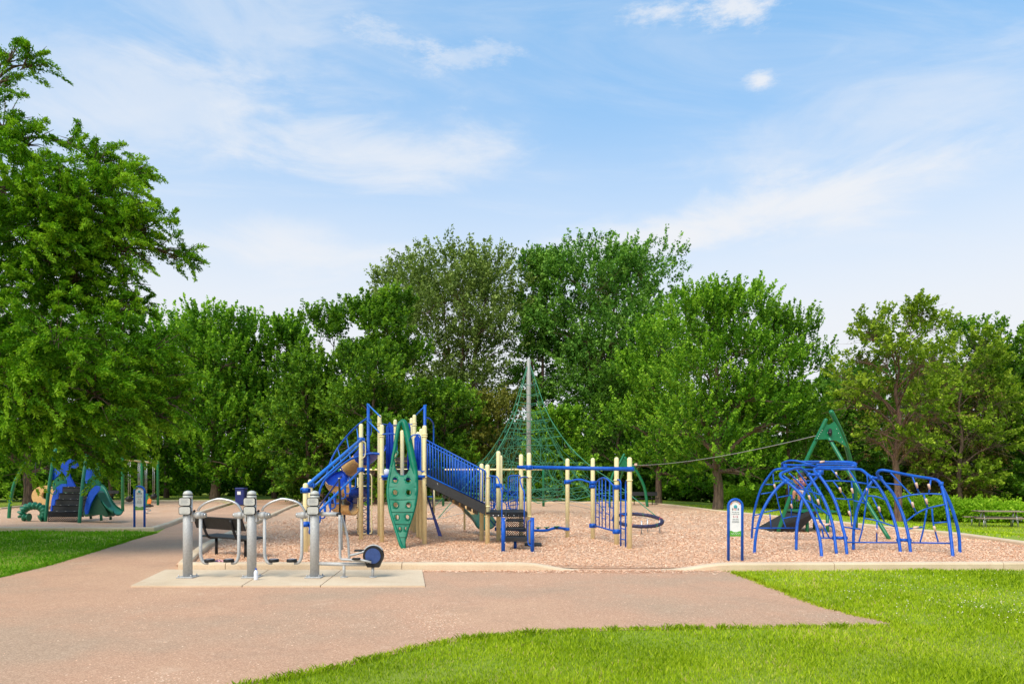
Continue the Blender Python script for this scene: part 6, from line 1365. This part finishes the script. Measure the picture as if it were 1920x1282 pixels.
# ------------------------------------------------------------------ child in the climbing frame
def skin_mesh(name, verts, edges, radii, mat, parent, off, sub=2, root=0):
    me = bpy.data.meshes.new(name); me.from_pydata([tuple(Vector(v) - off) for v in verts], edges, []); me.update()
    o = link(name, me); 
    md = o.modifiers.new('skin', 'SKIN'); md.use_smooth_shade = True
    for i, r_ in enumerate(radii): me.skin_vertices[0].data[i].radius = (r_, r_) if not hasattr(r_, '__len__') else r_
    me.skin_vertices[0].data[root].use_root = True
    s = o.modifiers.new('sub', 'SUBSURF'); s.levels = sub; s.render_levels = sub
    dg = bpy.context.evaluated_depsgraph_get(); ev = o.evaluated_get(dg); m2 = bpy.data.meshes.new_from_object(ev); bpy.data.objects.remove(o)
    m2.materials.clear(); m2.materials.append(mat)
    for q in m2.polygons: q.use_smooth = True
    return link(name, m2, parent)
def child():
    D = 17.6; f = lambda a, b, d=0.0: P(a, b, D + d)
    T = Thing('person', 'child in a striped pink top and pale shorts climbing inside the blue frame', 'person', f(1497, 930))
    L = T.loc
    hip = f(1499, 921); ch_ = f(1502, 907); nk = f(1502.5, 900.5); hd = f(1502, 893.5)
    V = [hip, hip.lerp(ch_, .5), ch_, nk, hd - Vector((0, 0, .03)), hd + Vector((0, 0, .06))]; E = [(0, 1), (1, 2), (2, 3), (3, 4), (4, 5)]; Rr = [.095, .085, .095, .042, .075, .07]
    def chain(start, pts, rad):
        prev = start
        for q, r_ in zip(pts, rad): V.append(q); Rr.append(r_); E.append((prev, len(V) - 1)); prev = len(V) - 1
        return prev
    chain(2, [f(1498, 904, -.1), f(1493, 905, -.22), f(1489, 899.5, -.28), f(1487.6, 896.5, -.28)], [.045, .034, .028, .026])
    chain(2, [f(1507, 904, -.05), f(1511, 908, -.15), f(1509, 900, -.25), f(1508.6, 897, -.28)], [.045, .034, .028, .026])
    chain(0, [f(1496, 922, -.08), f(1489.5, 921, -.25), f(1489, 928, -.2), f(1488.5, 934.5, -.18), f(1486, 935.5, -.28)], [.066, .050, .042, .028, .026])
    chain(0, [f(1502, 923, -.05), f(1499, 924, -.3), f(1498.5, 931, -.25), f(1498, 937, -.22), f(1496, 938, -.32)], [.066, .050, .042, .028, .026])
    body = skin_mesh('body', V, E, Rr, skin_m, T.o, L)
    for hx in (f(1487.6, 896.5, -.28), f(1508.6, 897, -.28)):      # hands: five finger chains each, closed over the bar
        for k in range(4):
            b = hx + Vector((-.024 + .016 * k, -.02, .015)); skin_mesh('fingers', [b, b + Vector((0, -.02, .02)), b + Vector((0, -.005, .038 - .004 * abs(k - 1.5))), b + Vector((0, .02, .03))], [(0, 1), (1, 2), (2, 3)], [.0075, .007, .0065, .0055], skin_m, body, L, 1)
        b = hx + Vector((.03, 0, 0)); skin_mesh('thumb', [b, b + Vector((.014, -.014, .012)), b + Vector((.01, -.022, .028))], [(0, 1), (1, 2)], [.009, .008, .006], skin_m, body, L, 1)
    skin_mesh('shirt', [hip + Vector((0, 0, .03)), hip.lerp(ch_, .5), ch_, ch_.lerp(nk, .55), f(1498, 904, -.1), f(1495.5, 904.6, -.16), f(1507, 904, -.05), f(1509, 906, -.1)], [(0, 1), (1, 2), (2, 3), (2, 4), (4, 5), (2, 6), (6, 7)], [.108, .1, .108, .06, .06, .054, .06, .054], shirt_m, T.o, L, root=1)
    skin_mesh('shorts', [hip + Vector((0, 0, .02)), hip - Vector((0, 0, .01)), f(1496, 922, -.08), f(1491.5, 921.4, -.2), f(1502, 923, -.05), f(1500, 923.8, -.22)], [(0, 1), (1, 2), (2, 3), (1, 4), (4, 5)], [.108, .105, .08, .07, .08, .07], paint('pale_shorts', (.75, .68, .64), .8, .06), T.o, L, root=1)
    T.part('hair', MB().sphere(hd + Vector((0, .012, .035)), .088, 14, 10, (1, 1.05, 1)), paint('dark_hair', (.03, .02, .018), .6, .2))
    for s in (-1, 1):
        T.part('eye', MB().sphere(hd + Vector((.026 * s, -.072, .014)), .009, 8, 6), black, body); T.part('ear', MB().sphere(hd + Vector((.078 * s, 0, .01)), .016, 8, 6, (.4, 1, 1.3)), skin_m, body)
    T.part('nose', MB().sphere(hd + Vector((0, -.08, -.004)), .010, 8, 6), skin_m, body); T.part('mouth', MB().sphere(hd + Vector((0, -.074, -.028)), .014, 8, 6, (1.3, .3, .4)), rose_ink, body)
    for q in (f(1486, 935.5, -.28), f(1496, 938, -.32)): T.part('shoe', MB().sphere(q + Vector((0, .02, 0)), .05, 10, 8, (.75, 1.5, .6)), blue_dk)
def striped():
    m, t, b = nodes('striped_shirt'); w_ = t.nodes.new('ShaderNodeTexWave'); w_.bands_direction = 'Z'; w_.inputs['Scale'].default_value = 8; tc_ = t.nodes.new('ShaderNodeTexCoord'); t.links.new(tc_.outputs['Object'], w_.inputs[0])
    t.links.new(tramp(t, w_.outputs[0], [(.4, (.05, .09, .35)), (.6, (.65, .25, .28))]), b.inputs['Base Color']); b.inputs['Roughness'].default_value = .8; return m
shirt_m = striped()
child()
